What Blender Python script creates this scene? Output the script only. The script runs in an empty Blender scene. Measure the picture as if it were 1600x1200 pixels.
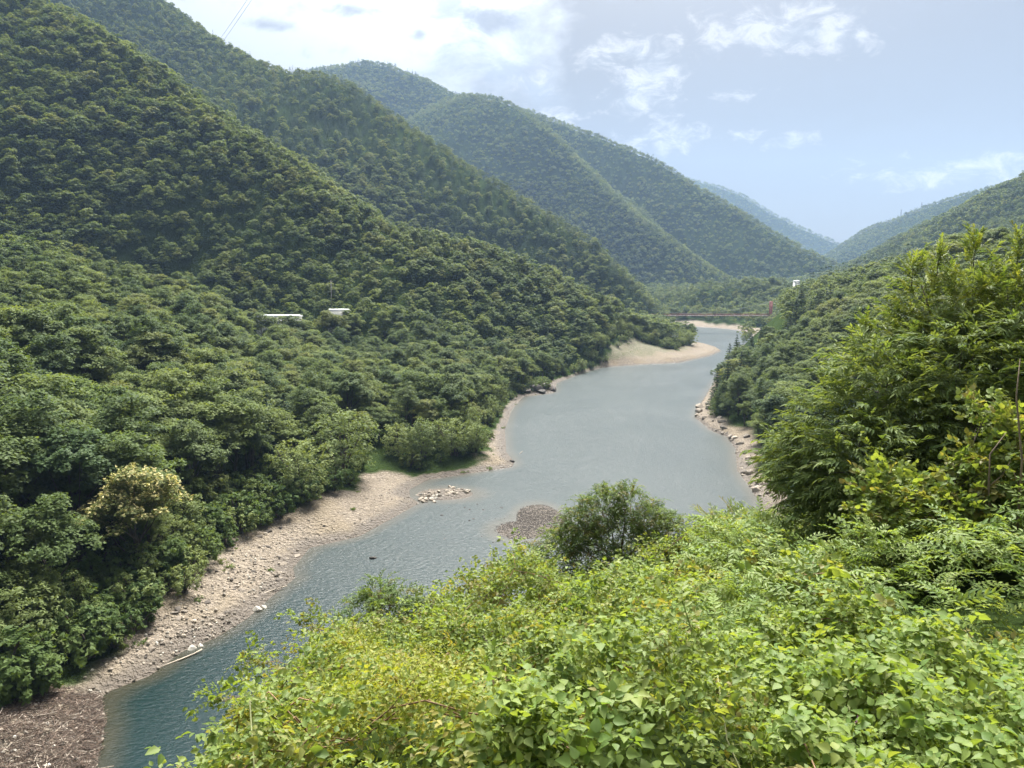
import bpy, math, random
import numpy as np
from mathutils import Vector, Matrix, Euler

R = math.radians
rng = np.random.default_rng(7)
random.seed(7)

# ------------------------------------------------------------------ camera
H = 42.0                      # eye height above the water
F = 1202.0                    # focal length in photo pixels (1600 wide)
PITCH = math.atan(160.0 / F)  # horizon at photo row 440
sc = bpy.context.scene
cam_d = bpy.data.cameras.new('camera')
cam = bpy.data.objects.new('camera', cam_d)
sc.collection.objects.link(cam)
cam.location = (0, 0, H)
cam.rotation_euler = (R(90) - PITCH, 0, 0)
cam_d.sensor_width = 36.0
cam_d.lens = 36.0 * F / 1600.0
cam_d.clip_start = 0.1
cam_d.clip_end = 30000
sc.camera = cam

# ------------------------------------------------------------------ light
SUN_AZ, SUN_EL = R(11), R(56)      # azimuth from +Y, negative is left of the view
SKY = 0.07
sun_dir = Vector((math.sin(SUN_AZ) * math.cos(SUN_EL), math.cos(SUN_AZ) * math.cos(SUN_EL), math.sin(SUN_EL)))
sd = bpy.data.lights.new('sun', 'SUN')
sd.energy = 4.6
sd.angle = R(26)
sd.color = (1.0, 0.95, 0.86)
sun = bpy.data.objects.new('sun', sd)
sc.collection.objects.link(sun)
sun.rotation_euler = (-sun_dir).to_track_quat('-Z', 'Y').to_euler()
sun.location = (0, -30, 300)

sc.view_settings.view_transform = 'Standard'
sc.view_settings.look = 'None'
sc.view_settings.gamma = 1
sc.view_settings.use_curve_mapping = False
sc.view_settings.exposure = 1.38
sc.cycles.use_denoising = True
sc.cycles.max_bounces = 7
sc.cycles.diffuse_bounces = 3
sc.cycles.glossy_bounces = 3
sc.cycles.transmission_bounces = 4
sc.cycles.volume_bounces = 0
sc.cycles.transparent_max_bounces = 4
sc.cycles.sample_clamp_indirect = 6


def pix_dir(u, v):
    """world direction through photo pixel (u, v)"""
    a, b = (u - 800.0) / F, (600.0 - v) / F
    c, s = math.cos(PITCH), math.sin(PITCH)
    return np.array([a, c + b * s, -s + b * c])


def on_plane(u, v, z=0.0):
    d = pix_dir(u, v)
    t = (z - H) / d[2]
    return np.array([0, 0, H]) + d * t


def at_depth(u, v, y):
    d = pix_dir(u, v)
    return np.array([0, 0, H]) + d * (y / d[1])


class NT:
    """tiny helper for node trees"""
    def __init__(self, tree):
        self.t = tree
        tree.nodes.clear()

    def n(self, kind, **kw):
        nd = self.t.nodes.new(kind)
        for k, val in kw.items():
            setattr(nd, k, val)
        return nd

    def put(self, sock, val):
        if isinstance(val, bpy.types.NodeSocket):
            self.t.links.new(val, sock)
        else:
            sock.default_value = val

    def math(self, op, a, b=0.0, c=None, clamp=False):
        nd = self.n('ShaderNodeMath', operation=op, use_clamp=clamp)
        self.put(nd.inputs[0], a)
        self.put(nd.inputs[1], b)
        if c is not None:
            self.put(nd.inputs[2], c)
        return nd.outputs[0]

    def ramp(self, fac, lo, hi, a=0.0, b=1.0):
        nd = self.n('ShaderNodeMapRange', interpolation_type='SMOOTHSTEP')
        self.put(nd.inputs['Value'], fac)
        self.put(nd.inputs['From Min'], lo)
        self.put(nd.inputs['From Max'], hi)
        self.put(nd.inputs['To Min'], a)
        self.put(nd.inputs['To Max'], b)
        return nd.outputs[0]

    def mix(self, fac, a, b, blend='MIX'):
        nd = self.n('ShaderNodeMix', data_type='RGBA', blend_type=blend)
        self.put(nd.inputs[0], fac)
        self.put(nd.inputs[6], a if isinstance(a, bpy.types.NodeSocket) else (*a[:3], 1))
        self.put(nd.inputs[7], b if isinstance(b, bpy.types.NodeSocket) else (*b[:3], 1))
        return nd.outputs[2]

    def noise(self, vec, scale, detail=4, rough=0.55, distort=0.0, out=0):
        nd = self.n('ShaderNodeTexNoise')
        if vec is not None:
            self.put(nd.inputs['Vector'], vec)
        nd.inputs['Scale'].default_value = scale
        nd.inputs['Detail'].default_value = detail
        nd.inputs['Roughness'].default_value = rough
        nd.inputs['Distortion'].default_value = distort
        return nd.outputs[out]


# ------------------------------------------------------------------ sky
world = bpy.data.worlds.new('World')
sc.world = world
world.use_nodes = True
w = NT(world.node_tree)
tc = w.n('ShaderNodeTexCoord')
sep = w.n('ShaderNodeSeparateXYZ')
w.t.links.new(tc.outputs['Generated'], sep.inputs[0])
dx, dy, dz = sep.outputs
az = w.math('ARCTAN2', dx, dy)
el = w.math('ARCSINE', dz)
sky = w.n('ShaderNodeTexSky', sky_type='NISHITA')
sky.sun_disc = False
sky.sun_elevation = SUN_EL
sky.sun_rotation = SUN_AZ
sky.altitude = 700
sky.air_density = 1.0
sky.dust_density = 3.5
sky.ozone_density = 1.0
# a cloud layer: its own plane coordinates give the flattening towards the horizon
den = w.math('ADD', w.math('MAXIMUM', dz, 0.0), 0.12)
comb = w.n('ShaderNodeCombineXYZ')
w.put(comb.inputs[0], w.math('DIVIDE', dx, den))
w.put(comb.inputs[1], w.math('DIVIDE', dy, den))
plane = comb.outputs[0]
comb2 = w.n('ShaderNodeCombineXYZ')
w.put(comb2.inputs[0], w.math('MULTIPLY', az, 1.0))
w.put(comb2.inputs[1], w.math('MULTIPLY', el, 1.7))
ang = comb2.outputs[0]
n_big = w.noise(plane, 1.1, 5, 0.55)
n_fine = w.noise(ang, 9.0, 8, 0.62, 0.3)
n_mid = w.noise(ang, 3.4, 6, 0.6, 0.2)


def azel(u, v):
    d = pix_dir(u, v)
    d = d / np.linalg.norm(d)
    return math.atan2(d[0], d[1]), math.asin(d[2])


# separate small clouds: centre (photo pixels), half width, half height
blobs = [(1020, 118, 105, 62), (1190, 62, 170, 42), (1150, 145, 62, 26), (1235, 222, 38, 16), (1150, 216, 40, 16), (870, 180, 75, 24),
         (1045, 218, 70, 30), (985, 80, 60, 30), (1010, 140, 60, 30), (1275, 58, 85, 30), (850, 130, 60, 26), (930, 100, 60, 30), (1500, 270, 150, 34), (1590, 245, 70, 26)]
m = None
for i, (u, v, ru, rv) in enumerate(blobs):
    a0, e0 = azel(u, v)
    da = w.math('DIVIDE', w.math('SUBTRACT', az, a0), ru / F)
    de = w.math('DIVIDE', w.math('SUBTRACT', el, e0), rv / F)
    r2 = w.math('ADD', w.math('MULTIPLY', da, da), w.math('MULTIPLY', de, de))
    b = w.math('SUBTRACT', 1.0, w.math('SQRT', r2))
    m = b if m is None else w.math('MAXIMUM', m, b)
m = w.math('MAXIMUM', m, -1.0)
# the cloud bank: thick towards the left and overhead, thinning to the right
lean = w.math('ADD', w.math('MULTIPLY', az, -2.6), w.math('MULTIPLY', el, 1.75))
cov = w.math('ADD', lean, w.math('MULTIPLY', w.math('SUBTRACT', n_mid, 0.5), 2.4))
bank = w.ramp(cov, 0.30, 0.75)
veil = w.ramp(w.math('ADD', lean, w.math('MULTIPLY', w.math('SUBTRACT', n_big, 0.5), 1.0)), -1.6, 0.9, 0.80, 0.95)
grey = w.ramp(w.math('ADD', n_mid, w.math('MULTIPLY', w.math('SUBTRACT', n_fine, 0.5), 0.6)), 0.44, 0.62)
# brighter towards the sun, as clouds are
dsun = w.n('ShaderNodeVectorMath', operation='DOT_PRODUCT')
w.t.links.new(tc.outputs['Generated'], dsun.inputs[0])
dsun.inputs[1].default_value = sun_dir
ds = w.math('MAXIMUM', dsun.outputs['Value'], 0.0)
over = w.math('MULTIPLY', w.math('ADD', 1.0, w.math('MULTIPLY', w.math('MAXIMUM', dz, 0.0), 2.0)), 0.22)   # overcast sky: three times brighter overhead than at the horizon
glow = w.math('ADD', over, w.math('ADD', w.math('MULTIPLY', w.math('POWER', ds, 11.0), 8.0), w.math('MULTIPLY', w.math('POWER', ds, 40.0), 4.0)))
k = 1.0 / SKY
white = (0.74 * k, 0.76 * k, 0.78 * k)
greyc = (0.30 * k, 0.33 * k, 0.385 * k)
cl = w.mix(w.math('MULTIPLY', grey, 0.8), white, greyc)
gl = w.n('ShaderNodeVectorMath', operation='SCALE')
w.put(gl.inputs[0], cl)
w.put(gl.inputs['Scale'], glow)
n_rag = w.noise(ang, 26.0, 7, 0.65, 0.6)
puff = w.ramp(w.math('ADD', w.math('ADD', m, w.math('MULTIPLY', w.math('SUBTRACT', n_fine, 0.5), 3.6)), w.math('MULTIPLY', w.math('SUBTRACT', n_rag, 0.5), 3.2)), 0.15, 1.25)
puffc = w.mix(w.ramp(n_rag, 0.38, 0.62), (0.23 * k, 0.24 * k, 0.25 * k), (0.36 * k, 0.35 * k, 0.34 * k))
veilv = w.n('ShaderNodeVectorMath', operation='SCALE')
veilv.inputs[0].default_value = (0.118 * k, 0.112 * k, 0.106 * k)
w.put(veilv.inputs['Scale'], w.math('ADD', 1.0, w.math('MULTIPLY', w.math('POWER', ds, 14.0), 19.0)))   # thin cloud is bright round the sun too
skyc = w.mix(veil, sky.outputs[0], veilv.outputs[0])
skyc = w.mix(w.math('MULTIPLY', bank, 0.93), skyc, gl.outputs[0])
dark = None
for (u, v, ru, rv) in ((760, 30, 62, 34), (655, 52, 26, 20), (560, 18, 70, 16), (420, 40, 60, 14)):
    a0, e0 = azel(u, v)
    da = w.math('DIVIDE', w.math('SUBTRACT', az, a0), ru / F)
    de = w.math('DIVIDE', w.math('SUBTRACT', el, e0), rv / F)
    b = w.math('SUBTRACT', 1.0, w.math('SQRT', w.math('ADD', w.math('MULTIPLY', da, da), w.math('MULTIPLY', de, de))))
    dark = b if dark is None else w.math('MAXIMUM', dark, b)
dark = w.ramp(w.math('ADD', w.math('MAXIMUM', dark, -1.0), w.math('MULTIPLY', w.math('SUBTRACT', n_fine, 0.5), 2.6)), 0.1, 0.9)
skyc = w.mix(w.math('MULTIPLY', dark, 0.8), skyc, (0.17 * k, 0.175 * k, 0.19 * k))
skyc = w.mix(w.math('MULTIPLY', puff, 0.9), skyc, puffc)
bg = w.n('ShaderNodeBackground')
w.put(bg.inputs[0], skyc)
bg.inputs[1].default_value = SKY
wo = w.n('ShaderNodeOutputWorld')
w.t.links.new(bg.outputs[0], wo.inputs[0])


# ------------------------------------------------------------------ helpers
def tag(o, label=None, cat=None, group=None, kind=None):
    if label:
        o['label'] = label
    if cat:
        o['category'] = cat
    if group:
        o['group'] = group
    if kind:
        o['kind'] = kind
    return o


def mesh_from(name, verts, faces_list, mats=(), attrs=None, smooth=False):
    """faces_list: arrays of shape (n, 3) or (n, 4)"""
    me = bpy.data.meshes.new(name)
    verts = np.asarray(verts, dtype=np.float32)
    me.vertices.add(len(verts))
    me.vertices.foreach_set('co', verts.ravel())
    loops, starts, tot = [], [], 0
    for f in faces_list:
        f = np.asarray(f, dtype=np.int32)
        if len(f) == 0:
            continue
        loops.append(f.ravel())
        starts.append(tot + np.arange(len(f), dtype=np.int32) * f.shape[1])
        tot += f.size
    loops = np.concatenate(loops)
    starts = np.concatenate(starts)
    me.loops.add(len(loops))
    me.loops.foreach_set('vertex_index', loops)
    me.polygons.add(len(starts))
    me.polygons.foreach_set('loop_start', starts)
    if smooth:
        me.polygons.foreach_set('use_smooth', np.ones(len(starts), dtype=bool))
    for k_, val in (attrs or {}).items():
        val = np.asarray(val, dtype=np.float32)
        a = me.attributes.new(k_, 'FLOAT', 'POINT')
        a.data.foreach_set('value', val)
    for mt in mats:
        me.materials.append(mt)
    me.update(calc_edges=True)
    me.validate()
    return me


def link(name, me, parent=None, loc=None):
    o = bpy.data.objects.new(name, me)
    sc.collection.objects.link(o)
    if parent is not None:
        o.parent = parent
    if loc is not None:
        o.location = loc
    return o


def empty(name, loc=(0, 0, 0), rz=0.0, s=1.0):
    o = bpy.data.objects.new(name, None)
    sc.collection.objects.link(o)
    o.location = loc
    o.rotation_euler = (0, 0, rz)
    o.scale = (s, s, s)
    o.empty_display_size = 0.3
    return o


class MB:
    """collects shapes into one mesh"""
    def __init__(self):
        self.v, self.q, self.t, self.n, self.tint = [], [], [], 0, []

    def add(self, v, quads=None, tris=None, tint=0.5):
        v = np.asarray(v, dtype=float).reshape(-1, 3)
        if quads is not None and len(quads):
            self.q.append(np.asarray(quads) + self.n)
        if tris is not None and len(tris):
            self.t.append(np.asarray(tris) + self.n)
        self.v.append(v)
        tn = np.asarray(tint, dtype=float)
        self.tint.append(np.full(len(v), tn) if tn.ndim == 0 else tn)
        self.n += len(v)

    def box(self, c, size, rz=0.0):
        sx, sy, sz = [s / 2 for s in size]
        p = np.array([(x, y, z) for x in (-sx, sx) for y in (-sy, sy) for z in (-sz, sz)])
        ca, sa = math.cos(rz), math.sin(rz)
        p = np.c_[p[:, 0] * ca - p[:, 1] * sa, p[:, 0] * sa + p[:, 1] * ca, p[:, 2]] + np.asarray(c)
        self.add(p, [(0, 1, 3, 2), (4, 6, 7, 5), (0, 4, 5, 1), (2, 3, 7, 6), (0, 2, 6, 4), (1, 5, 7, 3)])

    def tube(self, pts, radii, n=5, tint=0.5, cap=True):
        pts = np.asarray(pts, dtype=float)
        radii = np.broadcast_to(np.asarray(radii, dtype=float), (len(pts),))
        d = np.gradient(pts, axis=0)
        d /= np.linalg.norm(d, axis=1)[:, None] + 1e-9
        ref = np.array([0.31, 0.2, 0.93])
        if abs(np.dot(d.mean(0), ref)) > 0.9 * np.linalg.norm(d.mean(0)):
            ref = np.array([1.0, 0.1, 0])
        a = np.cross(d, ref)
        a /= np.linalg.norm(a, axis=1)[:, None] + 1e-9
        b = np.cross(d, a)
        th = np.arange(n) * 2 * math.pi / n
        ring = (a[:, None, :] * np.cos(th)[None, :, None] + b[:, None, :] * np.sin(th)[None, :, None]) * radii[:, None, None]
        v = (pts[:, None, :] + ring).reshape(-1, 3)
        q = []
        for i in range(len(pts) - 1):
            for j in range(n):
                q.append((i * n + j, i * n + (j + 1) % n, (i + 1) * n + (j + 1) % n, (i + 1) * n + j))
        t = []
        if cap:
            for base, flip in ((0, 1), ((len(pts) - 1) * n, 0)):
                for j in range(1, n - 1):
                    t.append((base, base + j + 1, base + j) if flip else (base, base + j, base + j + 1))
        self.add(v, q, t, tint)

    def mesh(self, name, *mats, smooth=False):
        fl = []
        if self.q:
            fl.append(np.concatenate(self.q))
        if self.t:
            fl.append(np.concatenate(self.t))
        return mesh_from(name, np.concatenate(self.v), fl, mats, {'tint': np.concatenate(self.tint)}, smooth)


def hash2(ix, iy, seed):
    n = (ix.astype(np.int64) * 374761393 + iy.astype(np.int64) * 668265263 + seed * 982451653) & 0x7fffffff
    n = ((n ^ (n >> 13)) * 1274126177) & 0x7fffffff
    return ((n ^ (n >> 16)) & 0xffff) / 65535.0


def vnoise(x, y, seed=0):
    ix, iy = np.floor(x), np.floor(y)
    fx, fy = x - ix, y - iy
    fx = fx * fx * fx * (fx * (fx * 6 - 15) + 10)
    fy = fy * fy * fy * (fy * (fy * 6 - 15) + 10)
    a, b = hash2(ix, iy, seed), hash2(ix + 1, iy, seed)
    c, d = hash2(ix, iy + 1, seed), hash2(ix + 1, iy + 1, seed)
    return (a + (b - a) * fx) * (1 - fy) + (c + (d - c) * fx) * fy


def fbm(x, y, seed=0, octaves=4, gain=0.5):
    s, a, tot = 0.0, 1.0, 0.0
    for o in range(octaves):
        s = s + a * (vnoise(x, y, seed + o * 17) - 0.5)
        tot += a
        a *= gain
        x, y = x * 2.03 + 11.7, y * 2.03 + 5.3
    return s / tot * 2.0


def seg_dist(px, py, pts):
    """distance to an open polyline, and position along it (index + fraction)"""
    best = np.full(px.shape, 1e12)
    pos = np.zeros(px.shape)
    for i in range(len(pts) - 1):
        ax, ay = pts[i][:2]
        bx, by = pts[i + 1][:2]
        ex, ey = bx - ax, by - ay
        t = np.clip(((px - ax) * ex + (py - ay) * ey) / (ex * ex + ey * ey + 1e-9), 0, 1)
        d = (px - ax - t * ex) ** 2 + (py - ay - t * ey) ** 2
        k_ = d < best
        best = np.where(k_, d, best)
        pos = np.where(k_, i + t, pos)
    return np.sqrt(best), pos


def in_poly(px, py, poly):
    ins = np.zeros(px.shape, dtype=bool)
    n = len(poly)
    for i in range(n):
        x1, y1 = poly[i][:2]
        x2, y2 = poly[(i + 1) % n][:2]
        if y1 == y2:
            continue
        c = ((y1 > py) != (y2 > py)) & (px < (x2 - x1) * (py - y1) / (y2 - y1) + x1)
        ins ^= c
    return ins


# ------------------------------------------------------------------ terrain
left_px = [(150, 1200), (164, 1135), (160, 1088), (172, 1080), (235, 1056), (285, 1018), (335, 998), (385, 968), (425, 932), (462, 903), (458, 888),
           (484, 856), (520, 848), (562, 838), (620, 806), (656, 786), (640, 776), (640, 765), (668, 750), (740, 739), (800, 730), (804, 722), (791, 706),
           (789, 672), (800, 640), (818, 620), (866, 614), (870, 598), (905, 584), (940, 574), (1000, 570), (1060, 567), (1108, 556), (1126, 548),
           (1104, 540), (1085, 535)]
left_sh = [tuple(on_plane(u, v)[:2]) for u, v in left_px]
left_sh = [(-75, 25), (-48, 48)] + left_sh + [(118, 560), (127, 615), (137, 665), (146, 710), (156, 765)]
far_sh = [tuple(on_plane(u, v)[:2]) for u, v in [(1062, 506), (1090, 511), (1120, 513), (1150, 516), (1172, 521), (1178, 526)]]
right_px = [(1172, 535), (1150, 550), (1128, 575), (1108, 610), (1090, 640), (1087, 652), (1110, 672), (1135, 682), (1150, 700), (1153, 735), (1172, 762), (1190, 790)]
right_sh = [tuple(on_plane(u, v)[:2]) for u, v in right_px] + [(42, 122), (30, 100), (14, 82), (-4, 66), (-20, 52), (-44, 26), (-70, 0)]
water_poly = left_sh + far_sh + right_sh
tree_px = [(0, 1075), (60, 1050), (130, 1010), (200, 975), (262, 925), (300, 893), (335, 862), (372, 822), (430, 798), (480, 780), (560, 752), (592, 722),
           (640, 722), (700, 718), (755, 704), (775, 668), (792, 628), (815, 606), (868, 590), (905, 574), (950, 560), (985, 548), (1015, 547), (1060, 547), (1085, 536)]
tree_ln = [tuple(on_plane(u, v, 4.0)[:2]) for u, v in tree_px]
beach_poly = [(-75, 25), (-48, 48)] + [tuple(on_plane(u, v)[:2]) for u, v in left_px] + tree_ln[::-1] + [(-95, 60)]


def ridge(pts, slope, lift, width=12.0):
    return [at_depth(u, v, y) - np.array([0, 0, lift]) for u, v, y in pts], slope, width


ridges = [
    ridge([(-900, -420, 560), (-300, -210, 560), (75, 0, 530), (165, 50, 505), (225, 95, 490), (350, 185, 460), (425, 225, 445), (500, 280, 425), (600, 340, 410),
           (665, 360, 415), (750, 380, 425), (850, 420, 435), (940, 462, 445), (1000, 500, 450)], 0.62, 9, 10),
    ridge([(-500, -300, 1250), (0, -140, 1150), (170, -60, 1080), (255, 0, 1030), (320, 47, 980), (400, 90, 930), (460, 107, 900), (505, 112, 880), (540, 122, 865), (575, 145, 850),
           (625, 185, 830), (675, 215, 810), (750, 265, 780), (800, 295, 760), (875, 340, 730), (925, 370, 710), (990, 410, 685), (1025, 440, 665), (1058, 478, 650)], 0.62, 9, 16),
    ridge([(300, 150, 2300), (430, 120, 2250), (510, 105, 2200), (575, 95, 2150), (610, 100, 2120), (660, 120, 2080), (715, 147, 2020), (830, 172, 1960), (945, 213, 1880), (1010, 240, 1820),
           (1060, 270, 1760), (1100, 295, 1720), (1150, 325, 1660), (1200, 355, 1600), (1250, 385, 1540), (1310, 412, 1480)], 0.6, 9, 25),
    ridge([(715, 148, 1900), (750, 147, 1800), (790, 155, 1720), (850, 195, 1620), (900, 250, 1540), (950, 298, 1460), (1000, 340, 1400), (1060, 385, 1320), (1110, 420, 1250), (1160, 447, 1180)], 0.62, 9, 20),
    ridge([(900, 240, 4200), (1120, 290, 4000), (1160, 305, 3950), (1200, 330, 3900), (1250, 355, 3850), (1300, 376, 3800), (1345, 396, 3750)], 0.55, 6, 40),
    ridge([(1285, 402, 2700), (1320, 378, 2650), (1360, 352, 2600), (1400, 340, 2550), (1450, 320, 2500), (1500, 302, 2450), (1550, 290, 2400), (1650, 265, 2350), (1900, 200, 2200)], 0.55, 9, 30),
    ridge([(1305, 418, 1350), (1350, 398, 1300), (1400, 372, 1250), (1450, 348, 1200), (1500, 330, 1150), (1540, 308, 1100), (1600, 275, 1050), (1800, 170, 950), (2100, 50, 850)], 0.58, 9, 20),
    ridge([(1205, 500, 600), (1250, 455, 520), (1300, 432, 450), (1350, 417, 400), (1420, 402, 340), (1500, 384, 290), (1600, 364, 250), (1800, 330, 210), (2200, 270, 170)], 0.50, 10, 10),
    ridge([(1030, 478, 900), (1082, 452, 880), (1100, 440, 870), (1150, 436, 860), (1200, 434, 860), (1240, 440, 850), (1300, 440, 800)], 0.62, 9, 16),
]
near_pts = [(-80, -60, 30), (-22, -22, 37), (-4, -3, 39), (3, 6, 37.2), (9, 12, 36.6), (16, 18, 36.2), (30, 30, 36), (60, 60, 37), (110, 120, 40), (170, 200, 46)]


# control points for the vine-covered bank below the viewpoint: photo pixel and distance
mat_edge_px = [(250, 1240, 6.4), (330, 1165, 7.4), (430, 1085, 8.6), (500, 1020, 10), (590, 935, 13), (690, 945, 13.5), (830, 905, 15.5), (960, 890, 17), (1090, 875, 18.5), (1190, 820, 22)]
mat_in_px = [(900, 1200, 5), (1300, 1200, 4.8), (1600, 1200, 4.8), (600, 1200, 5.6), (700, 1050, 8.3), (1000, 1050, 7.6), (1300, 1050, 7.4), (1600, 1050, 7.2), (1000, 960, 10.5),
             (1300, 930, 10.8), (1550, 930, 10), (1200, 860, 15), (1400, 850, 15), (1600, 820, 14)]
mat_edge = [at_depth(*p) for p in mat_edge_px]
mat_ctl = np.array(mat_edge + [at_depth(*p) for p in mat_in_px] + [np.array([0, -3, 39.6]), np.array([8, -3, 39.8]), np.array([-8, -4, 38.0]), np.array([26, 24, 36.0]), np.array([20, 6, 38.5])])
mat_poly = [(-5.5, -12)] + [tuple(p[:2]) for p in mat_edge] + [(24, 34), (60, 60), (60, -12)]


def tps(r):
    return np.where(r > 1e-6, r * r * np.log(np.maximum(r, 1e-6)), 0.0)


_P = np.c_[np.ones(len(mat_ctl)), mat_ctl[:, :2]]
_K = tps(np.hypot(*(mat_ctl[:, None, :2] - mat_ctl[None, :, :2]).transpose(2, 0, 1))) + np.eye(len(mat_ctl)) * 4.0
_A = np.block([[_K, _P], [_P.T, np.zeros((3, 3))]])
_W = np.linalg.solve(_A, np.r_[mat_ctl[:, 2], 0, 0, 0])


def mat_top(x, y):
    """top of the vine cover on the near bank"""
    x, y = np.asarray(x, float), np.asarray(y, float)
    z = _W[-3] + _W[-2] * x + _W[-1] * y
    for i in range(len(mat_ctl)):
        z = z + _W[i] * tps(np.hypot(x - mat_ctl[i, 0], y - mat_ctl[i, 1]))
    d, _ = seg_dist(x, y, mat_poly[:11])
    s = np.where(in_poly(x, y, mat_poly), d, -d)
    return z - 1.3 * np.log1p(np.exp(np.clip(-s * 2.2, -30, 30))) / 2.2


def height(x, y):
    """ground height; x, y arrays in metres"""
    dsh, _ = seg_dist(x, y, water_poly + [water_poly[0]])
    wet = in_poly(x, y, water_poly)
    n1 = fbm(x / 90.0, y / 90.0, 3, 4)
    n2 = fbm(x / 14.0, y / 14.0, 9, 4)
    beach = in_poly(x, y, beach_poly)
    inl = np.clip((-x - 55) / 70, 0, 1) * np.clip((330 - y) / 80, 0, 1)
    inl = inl * inl * (3 - 2 * inl)
    zb = np.minimum(0.24 * dsh, 3.2 + (0.10 + 0.26 * inl) * dsh)
    zb = np.minimum(zb, 14 + (0.03 + 0.36 * inl) * dsh) + n2 * np.clip(dsh * 0.06, 0, 1.2) + n1 * np.clip((dsh - 15) * 0.05, 0, 4)
    zr = np.full(x.shape, -50.0)
    for pts, slope, wd in ridges:
        d, pos = seg_dist(x, y, pts)
        zi = np.interp(pos, np.arange(len(pts)), [p[2] for p in pts])
        scale = wd / 10.0
        gul = fbm(x / (95 * scale ** 0.8), y / (95 * scale ** 0.8), 21, 2)
        dd = np.sqrt(d * d + wd * wd) - wd
        h = zi - slope * dd + gul * np.clip(dd * 0.24, 0, 18 * scale ** 0.7)
        zr = np.maximum(zr, h)
    d, pos = seg_dist(x, y, near_pts)
    zn = np.interp(pos, np.arange(len(near_pts)), [p[2] for p in near_pts]) - 0.95 * (np.sqrt(d * d + 9) - 3)
    zr = np.maximum(zr, zn)
    k_ = 5.0
    z = np.maximum(zb, zr) + k_ * np.log1p(np.exp(-np.abs(zb - zr) / k_)) * 0.6
    z = np.minimum(z, np.where(y < 130, 1.3, 1.0) * dsh + 0.15 + n2 * 0.2 * np.clip(dsh, 0, 1))
    rim = np.minimum(np.minimum(y + 12, 44 - y), np.minimum(x + 16, 38 - x))
    wgt = np.clip(rim / 6.0, 0, 1)
    wgt = wgt * wgt * (3 - 2 * wgt)
    mt_ = np.maximum(mat_top(np.clip(x, -30, 60), np.clip(y, -20, 60)) - 0.6, -3.0)
    z = np.where(rim > 0, z * (1 - wgt) + mt_ * wgt, z)
    # lake bed
    bed = -np.minimum(0.28 * dsh, 9.0)
    z = np.where(wet, bed, z)
    # the gravel bar and the stone spit
    for (u, v, ru, rv, top) in ((842, 808, 32, 17, 0.42), (815, 828, 36, 12, 0.25), (860, 818, 26, 13, 0.32), (695, 772, 40, 8, 0.25)):
        c = on_plane(u, v)
        px_m = np.hypot(c[0], c[1]) / F
        rx = ru * px_m
        ry = abs(on_plane(u, v - rv)[1] - c[1])
        q = ((x - c[0]) / rx) ** 2 + ((y - c[1]) / ry) ** 2
        n3 = fbm(x / 3.0, y / 3.0, 31, 3)
        bump = top * (1.25 - q - 0.5 * n3) + n3 * 0.12
        shoal = np.clip(1.0 - q / 9.0, 0, 1)
        z = np.where(wet, np.maximum(np.maximum(z, -2.6 + shoal * 1.9), np.clip(bump, -3, top)), z)
    return z


def steps(lo, hi, fine_lo, fine_hi, st, grow):
    a = list(np.arange(fine_lo, fine_hi, st))
    p, s = fine_hi, st
    while p < hi:
        a.append(p)
        s = min(s * (1 + grow), 45)
        p += s
    p, s = fine_lo - st, st
    b = []
    while p > lo:
        b.append(p)
        s = min(s * (1 + grow), 45)
        p -= s
    return np.array(b[::-1] + a)


GX = steps(-3600, 3600, -115, 85, 0.75, 0.03)
GY = steps(-220, 5600, -4, 245, 0.75, 0.022)
XX, YY = np.meshgrid(GX, GY)
ZZ = height(XX, YY)
# stony relief on the bare shore
DSH, _ = seg_dist(XX, YY, water_poly + [water_poly[0]])
fine = (np.abs(fbm(XX / 2.2, YY / 2.2, 51, 3)) - 0.25) * 0.55 * np.clip(DSH * 0.3, 0, 1) * np.clip((140 - YY) / 60, 0.12, 1)
ZZ = ZZ + np.where((ZZ > 0.05) & (ZZ < 12) & (YY < 260) & (YY > 40), fine, 0)


def ground(x, y):
    """height by look-up in the terrain grid"""
    x, y = np.asarray(x, float), np.asarray(y, float)
    i = np.clip(np.searchsorted(GX, x) - 1, 0, len(GX) - 2)
    j = np.clip(np.searchsorted(GY, y) - 1, 0, len(GY) - 2)
    fx = np.clip((x - GX[i]) / (GX[i + 1] - GX[i]), 0, 1)
    fy = np.clip((y - GY[j]) / (GY[j + 1] - GY[j]), 0, 1)
    return (ZZ[j, i] * (1 - fx) + ZZ[j, i + 1] * fx) * (1 - fy) + (ZZ[j + 1, i] * (1 - fx) + ZZ[j + 1, i + 1] * fx) * fy


def hit(u, v, lift=0.0, t0=4.0):
    """where the ray through photo pixel (u, v) meets the ground (raised by lift)"""
    d = pix_dir(u, v)
    t = t0 * 1.008 ** np.arange(0, 900)
    p = np.array([0, 0, H])[None, :] + d[None, :] * t[:, None]
    g = ground(p[:, 0], p[:, 1]) + lift
    k_ = np.argmax(p[:, 2] < g)
    return p[k_] - np.array([0, 0, lift])


# ------------------------------------------------------------------ materials
def material(name):
    mt = bpy.data.materials.new(name)
    mt.use_nodes = True
    nt = NT(mt.node_tree)
    out = nt.n('ShaderNodeOutputMaterial')
    return mt, nt, out


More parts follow.
